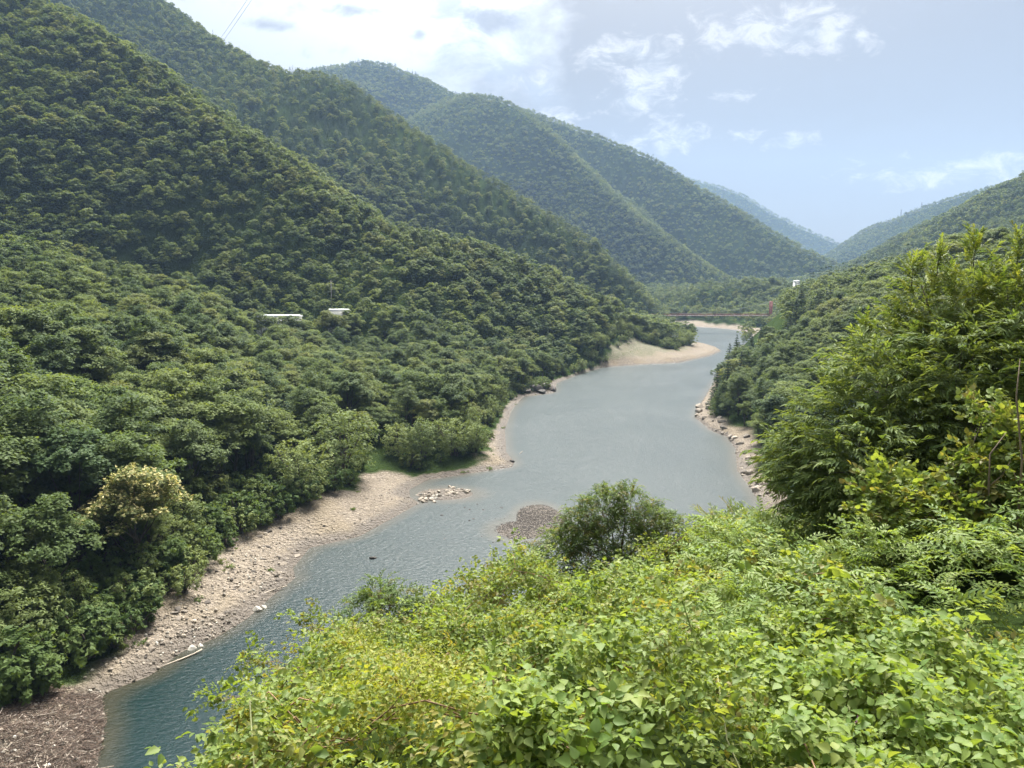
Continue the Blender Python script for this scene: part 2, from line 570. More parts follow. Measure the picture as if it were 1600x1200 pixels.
def simple(name, col, rough=0.8, metallic=0.0, var=0.25, scale=3.0, bump=0.0):
    mt, nt, out = material(name)
    t = nt.n('ShaderNodeTexCoord')
    n = nt.noise(t.outputs['Object'], scale, 6, 0.6)
    c = nt.mix(nt.ramp(n, 0.3, 0.7), [x * (1 - var) for x in col], [min(1, x * (1 + var)) for x in col])
    p = nt.n('ShaderNodeBsdfPrincipled')
    nt.put(p.inputs['Base Color'], c)
    p.inputs['Roughness'].default_value = rough
    p.inputs['Metallic'].default_value = metallic
    if bump:
        b = nt.n('ShaderNodeBump')
        b.inputs['Strength'].default_value = bump
        nt.put(b.inputs['Height'], n)
        nt.put(p.inputs['Normal'], b.outputs[0])
    nt.put(out.inputs[0], p.outputs[0])
    return mt


def leaf_mat(name, dark, light, warm=(0.12, 0.13, 0.03), warm_amt=0.25, trans=0.35, rough=0.6, spec=0.12, patch=0.0, tvar=1.0):
    """leaf: colour varies per plant (random) and per leaf (tint)"""
    mt, nt, out = material(name)
    oi = nt.n('ShaderNodeObjectInfo')
    at = nt.n('ShaderNodeAttribute', attribute_name='tint')
    f = nt.math('ADD', nt.math('MULTIPLY', oi.outputs['Random'], 0.55), nt.math('MULTIPLY', at.outputs['Fac'], 0.45 * tvar))
    if patch:
        g = nt.n('ShaderNodeNewGeometry')
        pn = nt.noise(g.outputs['Position'], patch, 3, 0.5)
        f = nt.math('ADD', nt.math('MULTIPLY', f, 0.65), nt.math('MULTIPLY', nt.ramp(pn, 0.35, 0.65), 0.35))
    c = nt.mix(nt.ramp(f, 0.1, 0.9), dark, light)
    r2 = nt.math('FRACT', nt.math('MULTIPLY', oi.outputs['Random'], 17.3))
    c = nt.mix(nt.ramp(r2, 0.7, 1.0, 0, warm_amt), c, warm)
    p = nt.n('ShaderNodeBsdfPrincipled')
    nt.put(p.inputs['Base Color'], c)
    p.inputs['Roughness'].default_value = rough
    p.inputs['Specular IOR Level'].default_value = spec
    tr = nt.n('ShaderNodeBsdfTranslucent')
    tcol = nt.mix(1.0, c, (1.35, 1.25, 0.45), 'MULTIPLY')
    nt.put(tr.inputs[0], tcol)
    ms = nt.n('ShaderNodeMixShader')
    ms.inputs[0].default_value = trans
    nt.put(ms.inputs[1], p.outputs[0])
    nt.put(ms.inputs[2], tr.outputs[0])
    nt.put(out.inputs[0], ms.outputs[0])
    return mt


def make_ground_mat():
    mt, nt, out = material('earth_and_shingle')
    g = nt.n('ShaderNodeNewGeometry')
    pos = g.outputs['Position']
    sp = nt.n('ShaderNodeSeparateXYZ')
    nt.put(sp.inputs[0], pos)
    z = sp.outputs[2]
    a = nt.n('ShaderNodeAttribute', attribute_name='bare')
    vor = nt.n('ShaderNodeTexVoronoi')
    nt.put(vor.inputs['Vector'], pos)
    vor.inputs['Scale'].default_value = 1.6
    vor2 = nt.n('ShaderNodeTexVoronoi')
    nt.put(vor2.inputs['Vector'], pos)
    vor2.inputs['Scale'].default_value = 4.5
    stone = nt.mix(nt.noise(pos, 0.35, 5), (0.12, 0.098, 0.075), (0.225, 0.182, 0.132))
    stone = nt.mix(0.55, stone, nt.mix(vor2.outputs['Color'], (0.065, 0.055, 0.044), (0.40, 0.335, 0.26)))
    sand = nt.mix(nt.noise(pos, 1.5, 5), (0.17, 0.135, 0.092), (0.245, 0.20, 0.138))
    sandy = nt.ramp(nt.noise(pos, 0.09, 3), 0.45, 0.62)
    bare = nt.mix(nt.math('MULTIPLY', sandy, 0.75), stone, sand)
    # the band the lake has only just left is dark mud
    wob = nt.math('MULTIPLY', nt.math('SUBTRACT', nt.noise(pos, 0.2, 4), 0.5), 1.1)
    wet = nt.ramp(nt.math('ADD', z, wob), 0.25, 0.95, 1.0, 0.0)
    bare = nt.mix(nt.math('MULTIPLY', wet, 0.85), bare, (0.085, 0.068, 0.052))
    # thin grass on the upper shore
    gr = nt.math('MULTIPLY', nt.ramp(nt.math('ADD', z, nt.math('MULTIPLY', nt.math('SUBTRACT', nt.noise(pos, 0.12, 5), 0.5), 5.0)), 3.0, 4.6), nt.ramp(nt.noise(pos, 1.2, 4), 0.35, 0.6))
    bare = nt.mix(nt.math('MULTIPLY', gr, 0.75), bare, (0.10, 0.12, 0.055))
    soil = nt.mix(nt.noise(pos, 0.3, 5), (0.026, 0.042, 0.014), (0.048, 0.072, 0.022))
    bed = nt.mix(nt.noise(pos, 0.4, 4), (0.10, 0.085, 0.06), (0.16, 0.14, 0.10))
    c = nt.mix(a.outputs['Fac'], soil, bare)
    c = nt.mix(nt.ramp(z, -0.25, -0.02, 1, 0), c, bed)
    p = nt.n('ShaderNodeBsdfPrincipled')
    nt.put(p.inputs['Base Color'], c)
    nt.put(p.inputs['Roughness'], nt.math('SUBTRACT', 0.92, nt.math('MULTIPLY', wet, 0.35)))
    nt.put(p.inputs['Specular IOR Level'], nt.math('MULTIPLY', a.outputs['Fac'], 0.25))
    b = nt.n('ShaderNodeBump')
    b.inputs['Strength'].default_value = 1.0
    b.inputs['Distance'].default_value = 0.4
    hh = nt.math('ADD', vor.outputs['Distance'], nt.math('MULTIPLY', vor2.outputs['Distance'], 0.5))
    nt.put(b.inputs['Height'], nt.math('ADD', hh, nt.noise(pos, 1.0, 6)))
    nt.put(p.inputs['Normal'], b.outputs[0])
    nt.put(out.inputs[0], p.outputs[0])
    return mt


def make_water_mat():
    mt, nt, out = material('lake_water')
    g = nt.n('ShaderNodeNewGeometry')
    pos = g.outputs['Position']
    a = nt.n('ShaderNodeAttribute', attribute_name='depth')
    deep = nt.mix(nt.noise(pos, 0.02, 3), (0.0022, 0.013, 0.013), (0.0032, 0.017, 0.016))
    c = nt.mix(nt.ramp(a.outputs['Fac'], 0.0, 0.9), (0.032, 0.030, 0.018), deep)
    p = nt.n('ShaderNodeBsdfPrincipled')
    nt.put(p.inputs['Base Color'], c)
    p.inputs['IOR'].default_value = 1.333
    gust = nt.ramp(nt.noise(pos, 0.035, 3), 0.35, 0.65)
    sy = nt.n('ShaderNodeSeparateXYZ')
    nt.put(sy.inputs[0], pos)
    breeze = nt.ramp(nt.math('ADD', sy.outputs[1], nt.math('MULTIPLY', sy.outputs[0], 0.9)), 20.0, 95.0)   # the cove at the near left lies out of the wind
    nt.put(p.inputs['Roughness'], nt.math('ADD', nt.math('ADD', 0.12, nt.math('MULTIPLY', breeze, 0.19)), nt.math('MULTIPLY', gust, 0.02)))
    mp = nt.n('ShaderNodeMapping')
    nt.put(mp.inputs[0], pos)
    mp.inputs['Rotation'].default_value = (0, 0, R(20))
    mp.inputs['Scale'].default_value = (0.55, 1.0, 1.0)
    w1 = nt.noise(mp.outputs[0], 2.2, 4, 0.65, 0.4)
    w2 = nt.noise(mp.outputs[0], 7.0, 3, 0.6, 0.3)
    b = nt.n('ShaderNodeBump')
    nt.put(b.inputs['Strength'], nt.math('ADD', nt.math('ADD', 0.26, nt.math('MULTIPLY', breeze, 0.34)), nt.math('MULTIPLY', gust, 0.05)))
    b.inputs['Distance'].default_value = 0.26
    nt.put(b.inputs['Height'], nt.math('ADD', w1, nt.math('MULTIPLY', w2, 0.25)))
    nt.put(p.inputs['Normal'], b.outputs[0])
    nt.put(out.inputs[0], p.outputs[0])
    return mt


M_GROUND = make_ground_mat()
M_WATER = make_water_mat()
M_BARK = simple('bark', (0.075, 0.058, 0.043), 0.9, var=0.35, scale=2.0)
M_TWIG = simple('twig', (0.16, 0.12, 0.08), 0.85, var=0.3, scale=6.0)
M_BROAD = leaf_mat('broadleaf_foliage', (0.092, 0.138, 0.042), (0.168, 0.212, 0.064), (0.20, 0.205, 0.075), 0.5, 0.45)
M_WILLOW = leaf_mat('willow_foliage', (0.125, 0.17, 0.055), (0.20, 0.245, 0.085), (0.20, 0.23, 0.09), 0.3, 0.32)
M_CEDAR = leaf_mat('cedar_foliage', (0.034, 0.066, 0.032), (0.060, 0.098, 0.040), (0.06, 0.08, 0.04), 0.2, 0.25)

# the ground sheet
nx, ny = len(GX), len(GY)
idx = np.arange(nx * ny).reshape(ny, nx)
quads = np.stack([idx[:-1, :-1], idx[:-1, 1:], idx[1:, 1:], idx[1:, :-1]], -1).reshape(-1, 4)
BEACH = in_poly(XX, YY, beach_poly)
tl, _ = seg_dist(XX, YY, tree_ln)
tsg = np.where(BEACH, tl, -tl) + 3.2 * fbm(XX / 5, YY / 5, 76, 4) + 1.2
bare = np.clip(0.5 + tsg / 1.2, 0, 1)
rb = np.clip((6.0 + 3 * fbm(XX / 12, YY / 12, 77, 3) - DSH) / 2.0, 0, 1)
fb = np.clip((15.0 + 4 * fbm(XX / 15, YY / 15, 78, 3) - DSH) / 3.0, 0, 1)
left_d, _ = seg_dist(XX, YY, left_sh)
is_left = left_d < DSH + 0.01
bare = np.where(is_left, bare, np.where(YY > 600, fb, rb))
bare = np.where((ZZ < 0.6) | in_poly(XX, YY, water_poly), 1.0, bare)
bare = np.where(YY > 1000, 0, bare)
me = mesh_from('ground', np.c_[XX.ravel(), YY.ravel(), ZZ.ravel()], [quads], [M_GROUND], {'bare': bare.ravel()}, smooth=True)
tag(link('ground', me), kind='structure')

# the lake
wx = steps(-420, 420, -120, 130, 2.5, 0.1)
wy = steps(-60, 900, 20, 300, 2.5, 0.05)
WX, WY = np.meshgrid(wx, wy)
wi = np.arange(WX.size).reshape(WX.shape)
wq = np.stack([wi[:-1, :-1], wi[:-1, 1:], wi[1:, 1:], wi[1:, :-1]], -1).reshape(-1, 4)
me = mesh_from('lake_water', np.c_[WX.ravel(), WY.ravel(), np.zeros(WX.size)], [wq], [M_WATER], {'depth': -np.minimum(ground(WX, WY), 0).ravel()}, smooth=True)
tag(link('lake_water', me), kind='structure')

# ------------------------------------------------------------------ hazy air
mt, nt, out = material('hazy_air')
vol = nt.n('ShaderNodeVolumePrincipled')
vol.inputs['Color'].default_value = (0.37, 0.54, 0.80, 1)
vol.inputs['Density'].default_value = 0.00011
vol.inputs['Anisotropy'].default_value = 0.25
nt.put(out.inputs['Volume'], vol.outputs[0])
hb = MB()
z0, z1 = float(ZZ.min()) - 1.0, float(ZZ.max()) + 40.0
hb.box((0, (GY[0] + GY[-1]) / 2, (z0 + z1) / 2), (GX[-1] - GX[0] + 40, GY[-1] - GY[0] + 40, z1 - z0))
tag(link('haze', hb.mesh('haze', mt)), 'thin pale haze filling the valley air', 'haze', kind='stuff')

# ------------------------------------------------------------------ trees
def unit(v):
    return v / (np.linalg.norm(v, axis=-1, keepdims=True) + 1e-9)


def leaves(g, centres, radii, per, size, flat=0.5, up=0.7, out=0.4, jitter=0.7, origin=None, width=0.62):
    """diamond leaf faces in flattened clumps round the given centres"""
    centres = np.asarray(centres, float)
    n = len(centres) * per
    c = np.repeat(centres, per, 0)
    rr = np.repeat(np.asarray(radii, float), per)
    o = unit(g.normal(size=(n, 3))) * (g.random((n, 1)) ** 0.45)
    o[:, 2] = np.abs(o[:, 2]) * 1.2 - 0.35
    off = o * rr[:, None] * np.array([1, 1, flat])
    p = c + off
    ctr = np.zeros(3) if origin is None else np.asarray(origin)
    nrm = unit(unit(off) * 0.5 + unit(p - ctr) * out + np.array([0, 0, up]) + g.normal(size=(n, 3)) * jitter * 0.5)
    a = unit(np.cross(nrm, g.normal(size=(n, 3))))
    b = np.cross(nrm, a)
    s = size * (0.65 + 0.7 * g.random((n, 1)))
    droop = nrm * s * -0.12
    v = np.stack([p - a * s * 0.5, p + b * s * width * 0.5 + droop, p + a * s * 0.5 + droop, p - b * s * width * 0.5 + droop], 1)
    tint = np.repeat(np.clip(np.repeat(g.random(len(centres)), per) * 0.6 + g.random(n) * 0.4, 0, 1), 4)
    q = np.arange(n * 4).reshape(n, 4)
    return v.reshape(-1, 3), q, tint


def lobed_clumps(g, Rr, zc, rz, lobes, per_lobe, lobe_r=0.48):
    cs, lc = [], []
    for i in range(lobes):
        th = 2 * math.pi * (i / lobes) * 1.0 + g.random() * 0.9
        ring = 0.62 if i % 3 else 0.2
        lr = lobe_r * Rr * (0.8 + 0.45 * g.random())
        c = np.array([math.cos(th) * Rr * ring, math.sin(th) * Rr * ring, zc + rz * (0.55 * (1 - ring) * 1.5 + g.normal() * 0.22 - 0.1)])
        lc.append(c)
        o = unit(g.normal(size=(per_lobe, 3)))
        o[:, 2] = np.where(o[:, 2] < -0.35, -o[:, 2], o[:, 2])
        cs.append(c + o * lr * np.array([1, 1, 0.78]) * (0.75 + 0.25 * g.random((per_lobe, 1))))
    return np.concatenate(cs), lc


def trunk_mesh(g, name, top, lobe_centres, r0=0.2, mat=None, lean=0.5):
    b = MB()
    p = np.array([[0, 0, -0.8], [g.normal() * 0.1, g.normal() * 0.1, top * 0.35], [g.normal() * lean * 0.5, g.normal() * lean * 0.5, top * 0.7], [g.normal() * lean * 0.6, g.normal() * lean * 0.6, top]])
    b.tube(p, [r0 * 1.3, r0, r0 * 0.7, r0 * 0.3], 6)
    for c in lobe_centres:
        s = p[1] + (p[2] - p[1]) * g.random()
        mid = s * 0.45 + c * 0.55 + np.array([0, 0, -0.35])
        b.tube([s, mid, c], [r0 * 0.5, r0 * 0.3, r0 * 0.1], 4, cap=False)
    return b.mesh(name, mat or M_BARK, smooth=True)


def broadleaf(seed, Rr, hgt, lobes, per_lobe, per, size, lobe_r=0.46, mat=None, flat=0.8, crown_lo=0.22, out=0.7):
    g = np.random.default_rng(seed)
    rz = hgt * (1 - crown_lo) * 0.5
    zc = hgt * crown_lo + rz * 0.85
    cl_, lc = lobed_clumps(g, Rr, zc, rz, lobes, per_lobe, lobe_r)
    rad = Rr * 0.20 * (0.7 + 0.6 * g.random(len(cl_)))
    v, q, t = leaves(g, cl_, rad, per, size, flat, origin=(0, 0, zc - rz), out=out)
    crown = mesh_from('crown', v, [q], [mat or M_BROAD], {'tint': t})
    return trunk_mesh(g, 'trunk', zc, lc), crown


def willow(seed, Rr, hgt, n, per, size, mat=None):
    """rounded, upright-twigged crown reaching nearly to the ground"""
    g = np.random.default_rng(seed)
    cs = []
    for i in range(n):
        th = g.random() * 6.283
        r = Rr * math.sqrt(g.random())
        topz = hgt * (0.45 + 0.55 * math.sqrt(max(0, 1 - (r / Rr) ** 2))) * (0.85 + 0.2 * g.random())
        for f in (1.0, 0.8, 0.58, 0.34):
            cs.append((math.cos(th) * r * (0.75 + 0.25 * f) + g.normal() * 0.2, math.sin(th) * r * (0.75 + 0.25 * f) + g.normal() * 0.2, topz * f))
    cs = np.array(cs)
    v, q, t = leaves(g, cs, np.full(len(cs), Rr * 0.17), per, size, 0.95, up=0.35, out=0.6, origin=(0, 0, 0), width=0.42)
    crown = mesh_from('crown', v, [q], [mat or M_WILLOW], {'tint': t})
    b = MB()
    for c in cs[::4][:9]:
        b.tube([(0, 0, -0.4), (c[0] * 0.3, c[1] * 0.3, c[2] * 0.4), c], [0.13, 0.08, 0.03], 4, cap=False)
    return b.mesh('stem', M_BARK, smooth=True), crown


def conifer(seed, Rr, hgt, tiers, per_tier, per, size, mat=None, droop=0.25, bare=0.08):
    g = np.random.default_rng(seed)
    cs, rad = [], []
    for i in range(tiers):
        f = i / (tiers - 1)
        z = hgt * (bare + (1 - bare) * f)
        r = Rr * (1 - f) ** 0.8 + 0.15
        k_ = max(3, int(per_tier * (1 - f * 0.75)))
        for j in range(k_):
            th = 6.283 * (j + g.random() * 0.7) / k_ + i * 1.3
            for s in (1.0, 0.55):
                cs.append((math.cos(th) * r * s * (0.8 + 0.3 * g.random()), math.sin(th) * r * s, z - droop * r * s + g.normal() * 0.12))
                rad.append(max(0.25, r * 0.34))
    v, q, t = leaves(g, cs, rad, per, size, 0.45, up=0.75, out=0.6, origin=(0, 0, 0), width=0.5)
    crown = mesh_from('crown', v, [q], [mat or M_CEDAR], {'tint': t})
    b = MB()
    b.tube([(0, 0, -0.8), (0, 0, hgt * 0.5), (0, 0, hgt * 0.97)], [0.24, 0.16, 0.03], 6)
    return b.mesh('trunk', M_BARK, smooth=True), crown


M_DARK = leaf_mat('dark_foliage', (0.068, 0.112, 0.040), (0.122, 0.165, 0.055), (0.09, 0.12, 0.035), 0.4, 0.42)
M_FRESH = leaf_mat('fresh_foliage', (0.105, 0.155, 0.040), (0.18, 0.225, 0.062), (0.15, 0.17, 0.055), 0.5, 0.45)
M_BLOSSOM = leaf_mat('cream_catkins', (0.42, 0.38, 0.16), (0.62, 0.56, 0.28), (0.5, 0.45, 0.2), 0.2, 0.25)

near_protos = [broadleaf(1, 4.2, 10.5, 9, 16, 52, 0.34), broadleaf(2, 3.6, 12.0, 8, 16, 52, 0.34, mat=M_DARK, crown_lo=0.25), broadleaf(3, 4.8, 10.0, 11, 14, 52, 0.36, flat=0.6),
               broadleaf(4, 3.2, 9.0, 8, 15, 52, 0.32, mat=M_FRESH), broadleaf(5, 4.4, 12.5, 10, 15, 52, 0.33, mat=M_DARK, flat=0.6, crown_lo=0.22)]
far_protos = [broadleaf(11, 4.2, 10.5, 9, 10, 16, 0.66, crown_lo=0.1), broadleaf(12, 3.7, 11.5, 8, 10, 16, 0.66, mat=M_DARK, crown_lo=0.1), broadleaf(13, 4.6, 10.0, 10, 9, 16, 0.7, flat=0.6, crown_lo=0.1),
              broadleaf(14, 3.4, 9.0, 7, 10, 16, 0.62, mat=M_FRESH), conifer(15, 2.3, 13, 9, 7, 7, 0.6)]
dist_protos = [broadleaf(21, 4.3, 10.0, 6, 7, 7, 1.3), broadleaf(22, 3.9, 11.0, 6, 7, 7, 1.3, mat=M_DARK), broadleaf(23, 4.4, 10.5, 6, 7, 7, 1.3), conifer(24, 3.2, 12, 6, 6, 6, 1.2)]
willows = [willow(31, 3.4, 6.0, 34, 26, 0.36), willow(32, 4.2, 7.5, 40, 26, 0.38), willow(33, 2.2, 3.4, 18, 24, 0.32)]
cedars = [conifer(41, 3.1, 12.5, 16, 13, 26, 0.42), conifer(42, 2.7, 14, 18, 12, 26, 0.40), conifer(43, 3.4, 11, 13, 13, 26, 0.44, mat=M_DARK)]


def hidden_collection(name, meshes):
    c = bpy.data.collections.new(name)
    for i, me_ in enumerate(meshes):
        c.objects.link(bpy.data.objects.new('%s_%02d' % (name, i), me_))
    return c


def joined(pair, name):
    """trunk and crown in one mesh, for the woods that read as one mass"""
    tr, cr = pair
    nv = len(tr.vertices)
    out_v, fl, tn = [], [], []
    base = 0
    mats, mi = [], []
    for me_ in (tr, cr):
        co = np.empty(len(me_.vertices) * 3, np.float32)
        me_.vertices.foreach_get('co', co)
        out_v.append(co.reshape(-1, 3))
        t = np.empty(len(me_.vertices), np.float32)
        me_.attributes['tint'].data.foreach_get('value', t)
        tn.append(t)
        qs = [tuple(v + base for v in p.vertices) for p in me_.polygons] if me_ is tr else None
        if qs is not None:
            fl.append(np.array([q for q in qs if len(q) == 4]))
            k3 = [q for q in qs if len(q) == 3]
            if k3:
                fl.append(np.array(k3))
            mi += [0] * len(qs)
        else:
            li = np.empty(len(me_.loops), np.int32)
            me_.loops.foreach_get('vertex_index', li)
            fl.append(li.reshape(-1, 4) + base)
            mi += [1] * (len(li) // 4)
        mats.append(me_.materials[0])
        base += len(me_.vertices)
    me_ = mesh_from(name, np.concatenate(out_v), fl, mats, {'tint': np.concatenate(tn)})
    me_.polygons.foreach_set('material_index', np.array(mi, np.int32))
    return me_


def scatter(name, pts, rot, scale, pick, coll, parent=None):
    """one object whose points carry copies of the meshes in coll"""
    me_ = bpy.data.meshes.new(name)
    n = len(pts)
    me_.vertices.add(n)
    me_.vertices.foreach_set('co', np.asarray(pts, np.float32).ravel())
    a = me_.attributes.new('rot', 'FLOAT_VECTOR', 'POINT')
    a.data.foreach_set('vector', np.asarray(rot, np.float32).ravel())
    a = me_.attributes.new('size', 'FLOAT_VECTOR', 'POINT')
    scale = np.asarray(scale, np.float32)
    if scale.ndim == 1:
        scale = np.repeat(scale[:, None], 3, 1)
    a.data.foreach_set('vector', np.ascontiguousarray(scale).ravel())
    a = me_.attributes.new('pick', 'INT', 'POINT')
    a.data.foreach_set('value', np.asarray(pick, np.int32))
    o = link(name, me_, parent)
    ng = bpy.data.node_groups.new(name, 'GeometryNodeTree')
    ng.interface.new_socket('Geometry', in_out='INPUT', socket_type='NodeSocketGeometry')
    ng.interface.new_socket('Geometry', in_out='OUTPUT', socket_type='NodeSocketGeometry')
    gi, go = ng.nodes.new('NodeGroupInput'), ng.nodes.new('NodeGroupOutput')
    ci = ng.nodes.new('GeometryNodeCollectionInfo')
    ci.inputs['Collection'].default_value = coll
    ci.inputs['Separate Children'].default_value = True
    ci.inputs['Reset Children'].default_value = True
    ip = ng.nodes.new('GeometryNodeInstanceOnPoints')
    ip.inputs['Pick Instance'].default_value = True

    def named(nm, tp):
        nd = ng.nodes.new('GeometryNodeInputNamedAttribute')
        nd.data_type = tp
        nd.inputs['Name'].default_value = nm
        return [s for s in nd.outputs if s.enabled and s.name == 'Attribute'][0]
    L = ng.links.new
    L(gi.outputs[0], ip.inputs['Points'])
    L(ci.outputs[0], ip.inputs['Instance'])
    L(named('pick', 'INT'), ip.inputs['Instance Index'])
    L(named('rot', 'FLOAT_VECTOR'), ip.inputs['Rotation'])
    L(named('size', 'FLOAT_VECTOR'), ip.inputs['Scale'])
    L(ip.outputs[0], go.inputs[0])
    md = o.modifiers.new('scatter', 'NODES')
    md.node_group = ng
    return o


def project(x, y, z):
    c, s = math.cos(PITCH), math.sin(PITCH)
    dz_ = z - H
    f = y * c - dz_ * s
    up = y * s + dz_ * c
    return 800 + F * x / f, 600 - F * up / f


EYES = [(0, 0, H), (-7, 0, H), (7, 0, H), (0, 2, H + 4)]


def seen(x, y, z, cover):
    """is the point above the wooded skyline from the eye or from a step beside it?"""
    vis = np.zeros(len(x), bool)
    for ex, ey, ez in EYES:
        ok = np.ones(len(x), bool)
        for t in np.linspace(0.06, 0.965, 44):
            gx, gy = ex + (x - ex) * t, ey + (y - ey) * t
            gz = ez + (z - ez) * t
            far_ = np.hypot(gx - ex, gy - ey) > 45
            ok &= ~(far_ & (ground(gx, gy) + cover * (t < 0.93) > gz))
        vis |= ok
    return vis


cand = []
for d0, d1, cell in ((40, 330, 4.6), (330, 720, 4.5), (720, 1500, 5.7), (1500, 3000, 8.4), (3000, 4600, 16.0)):
    half = d1 * 0.86
    gx = np.arange(-half, half, cell)
    gy = np.arange(0, d1, cell)
    X, Y = np.meshgrid(gx, gy)
    X = X + (rng.random(X.shape) - 0.5) * cell * 1.1
    Y = Y + (rng.random(X.shape) - 0.5) * cell * 1.1
    X, Y = X.ravel(), Y.ravel()
    d = np.hypot(X, Y)
    k_ = (d >= d0) & (d < d1) & (np.abs(X) < Y * 0.80 + 14)
    X, Y = X[k_], Y[k_]
    z = ground(X, Y)
    k_ = z > 1.2
    X, Y, z = X[k_], Y[k_], z[k_]
    k_ = seen(X, Y, z + 13, 4.0)
    cand.append(np.c_[X, Y, z][k_])
cand = np.concatenate(cand)
cx, cy, cz = cand.T
dsh_, _ = seg_dist(cx, cy, water_poly + [water_poly[0]])
ld_, _ = seg_dist(cx, cy, left_sh)
on_left = ld_ < dsh_ + 0.01
dist = np.hypot(cx, cy)
tl0, _ = seg_dist(cx, cy, tree_ln)
ok = ~in_poly(cx, cy, beach_poly) & ~((tl0 < np.where(cy < 100, 4.5, 5.6)) & (cy < 520))
ok &= on_left | (dsh_ > np.where(cy > 600, 15, 5.0))
ok &= ~(on_left & (cy < 1000) & (dsh_ < 3))
# near bank: only behind the foreground thicket
u_, v_ = project(cx, cy, cz + 9)
near_right = ~on_left & (dist < 260)
ok &= ~(near_right & (u_ < np.interp(cy, [120, 145, 170, 210, 245], [1260, 1222, 1185, 1150, 1095])))
ok &= ~(near_right & (dist < np.where(u_ - 10.0 * F / np.maximum(dist, 1) > 1640, 42, 130)))
# keep the white sheds in view, and the bare cut beyond them
BLD = at_depth(470, 500, 300)
ok &= ~((np.abs(cx - BLD[0]) < 24) & (cy > 298) & (cy < 312))
# trees do not hide what the photograph shows through their tops
for u0, u1, v0, v1, yy in ((1244, 1249, 438, 440, 690), (1199, 1210, 466, 490, 640), (1062, 1190, 486, 500, 640), (407, 415, 491, 500, 300), (452, 456, 493, 497, 300), (524, 530, 481, 484, 320), (1100, 1150, 505, 530, 640), (512, 526, 440, 470, 330)):
    _, vt = project(cx, cy, cz + 14)
    ub, vb = project(cx, cy, cz)
    hw = 4.6 * F / np.maximum(cy, 1)
    ok &= ~((cy < yy) & (cy > min(120, yy - 60)) & (ub + hw > u0) & (ub - hw < u1) & (vt < v1 - 0.25 * (v1 - v0)) & (vb > v0))
BUSH = [(625, 716, 1.35), (664, 714, 1.5), (706, 712, 1.25), (742, 706, 1.2), (535, 748, 1.9), (470, 775, 1.45)]
for u_b, v_b, s_b in BUSH:
    q = hit(u_b, v_b)
    ub, vb = project(cx, cy, cz)
    ok &= ~((np.hypot(cx - q[0], cy - q[1]) < 6.5 * s_b ** 0.5) | ((np.abs(ub - u_b) < 34) & (cy < q[1] + 2) & (cy > 60) & on_left))
CH = hit(212, 905, 0, 60)
uc, _ = project(cx, cy, cz)
ok &= ~((np.abs(uc - 222) < 74) & (cy < CH[1] + 2) & (cy > CH[1] - 60) & on_left)
cand, dist, on_left, dsh_ = cand[ok], dist[ok], on_left[ok], dsh_[ok]
cx, cy, cz = cand.T
u_, v_ = project(cx, cy, cz + 9)
N = len(cand)
tl_, _ = seg_dist(cx, cy, tree_ln)
rot = np.zeros((N, 3))
rot[:, 2] = rng.random(N) * 6.283
big = fbm(cx / 120, cy / 120, 91, 3)
size = (0.58 + 0.78 * rng.random(N) ** 1.2) * (1 + 0.3 * big)
size = np.where(dist < 150, size * 1.25, size)
size = np.where((dist > 200) & (dist < 1500), size * 0.86, size)
size = np.where(dist > 3000, size * 1.5, size)
# trees before the sheds stay low, so that the sheds look over them
edge_w = on_left & (tl_ < 9) & (cy < 520)
cedar_zone = ~on_left & (dist < 520) & (dsh_ < 45) & (fbm(cx / 30, cy / 30, 95, 2) > -0.15)
con_zone = (fbm(cx / 160, cy / 160, 97, 3) > 0.12) & (dist > 420)

sp = rng.random(N)
kind = np.where(edge_w & (sp < 0.62), 'willow', np.where((cedar_zone & (sp < 0.85)) | (on_left & (sp > 0.965) & (tl_ > 14)), 'cedar', 'broad'))
picked = np.zeros(N, bool)
apparent = size / dist * seen(cx, cy, cz + 8 * size, 7.0)
inframe = (u_ > -60) & (u_ < 1660) & (v_ < 1290)


def plant(pair, names, loc, rz, s, label, cat, group):
    e = empty(names[0], loc, rz, s)
    for nm, me_ in zip(names[1:], pair):
        link(nm, me_, e)
    return tag(e, label, cat, group)


def choose(mask, n):
    order = np.argsort(np.where(mask & inframe, -apparent, 1.0))
    order = order[:n]
    return order[mask[order] & inframe[order]]


def idx_near(i):
    h_ = hash2(np.array([cx[i] * 7]), np.array([cy[i] * 7]), 5)[0]
    patchy = fbm(np.array([cx[i] / 28]), np.array([cy[i] / 28]), 61, 2)[0]
    return int(np.clip((patchy + 0.5) * 3 + h_ * 3 - 0.5, 0, 4.99))


B_NAMES = ['rounded mid green broadleaf tree in the wooded slope above the lake', 'tall narrow dark green broadleaf tree in the wooded slope above the lake', 'broad flat layered green tree in the wooded slope above the lake',
           'small fresh light green tree in the wooded slope above the lake', 'tall dark tree with layered boughs in the wooded slope above the lake']
for i in choose(kind == 'broad', 290):
    j = idx_near(i)
    plant(near_protos[j], ('broadleaf_tree', 'trunk', 'crown'), (cx[i], cy[i], cz[i]), rot[i, 2], size[i], B_NAMES[j], 'tree', B_NAMES[j].replace('tree in', 'trees in'))
    picked[i] = True
W_NAMES = ['pale green rounded willow along the bare left shore', 'large pale green willow along the bare left shore', 'low pale green willow bush along the bare left shore']
for i in choose(kind == 'willow', 120):
    j = int(hash2(np.array([cx[i] * 9]), np.array([cy[i] * 9]), 8)[0] * 2.99)
    plant(willows[j], ('willow_tree' if j < 2 else 'willow_bush', 'stem', 'crown'), (cx[i], cy[i], cz[i]), rot[i, 2], size[i], W_NAMES[j], 'tree' if j < 2 else 'bush', W_NAMES[j].replace('willow bush', 'willow bushes') if j == 2 else W_NAMES[j].replace('willow', 'willows', 1))
    picked[i] = True
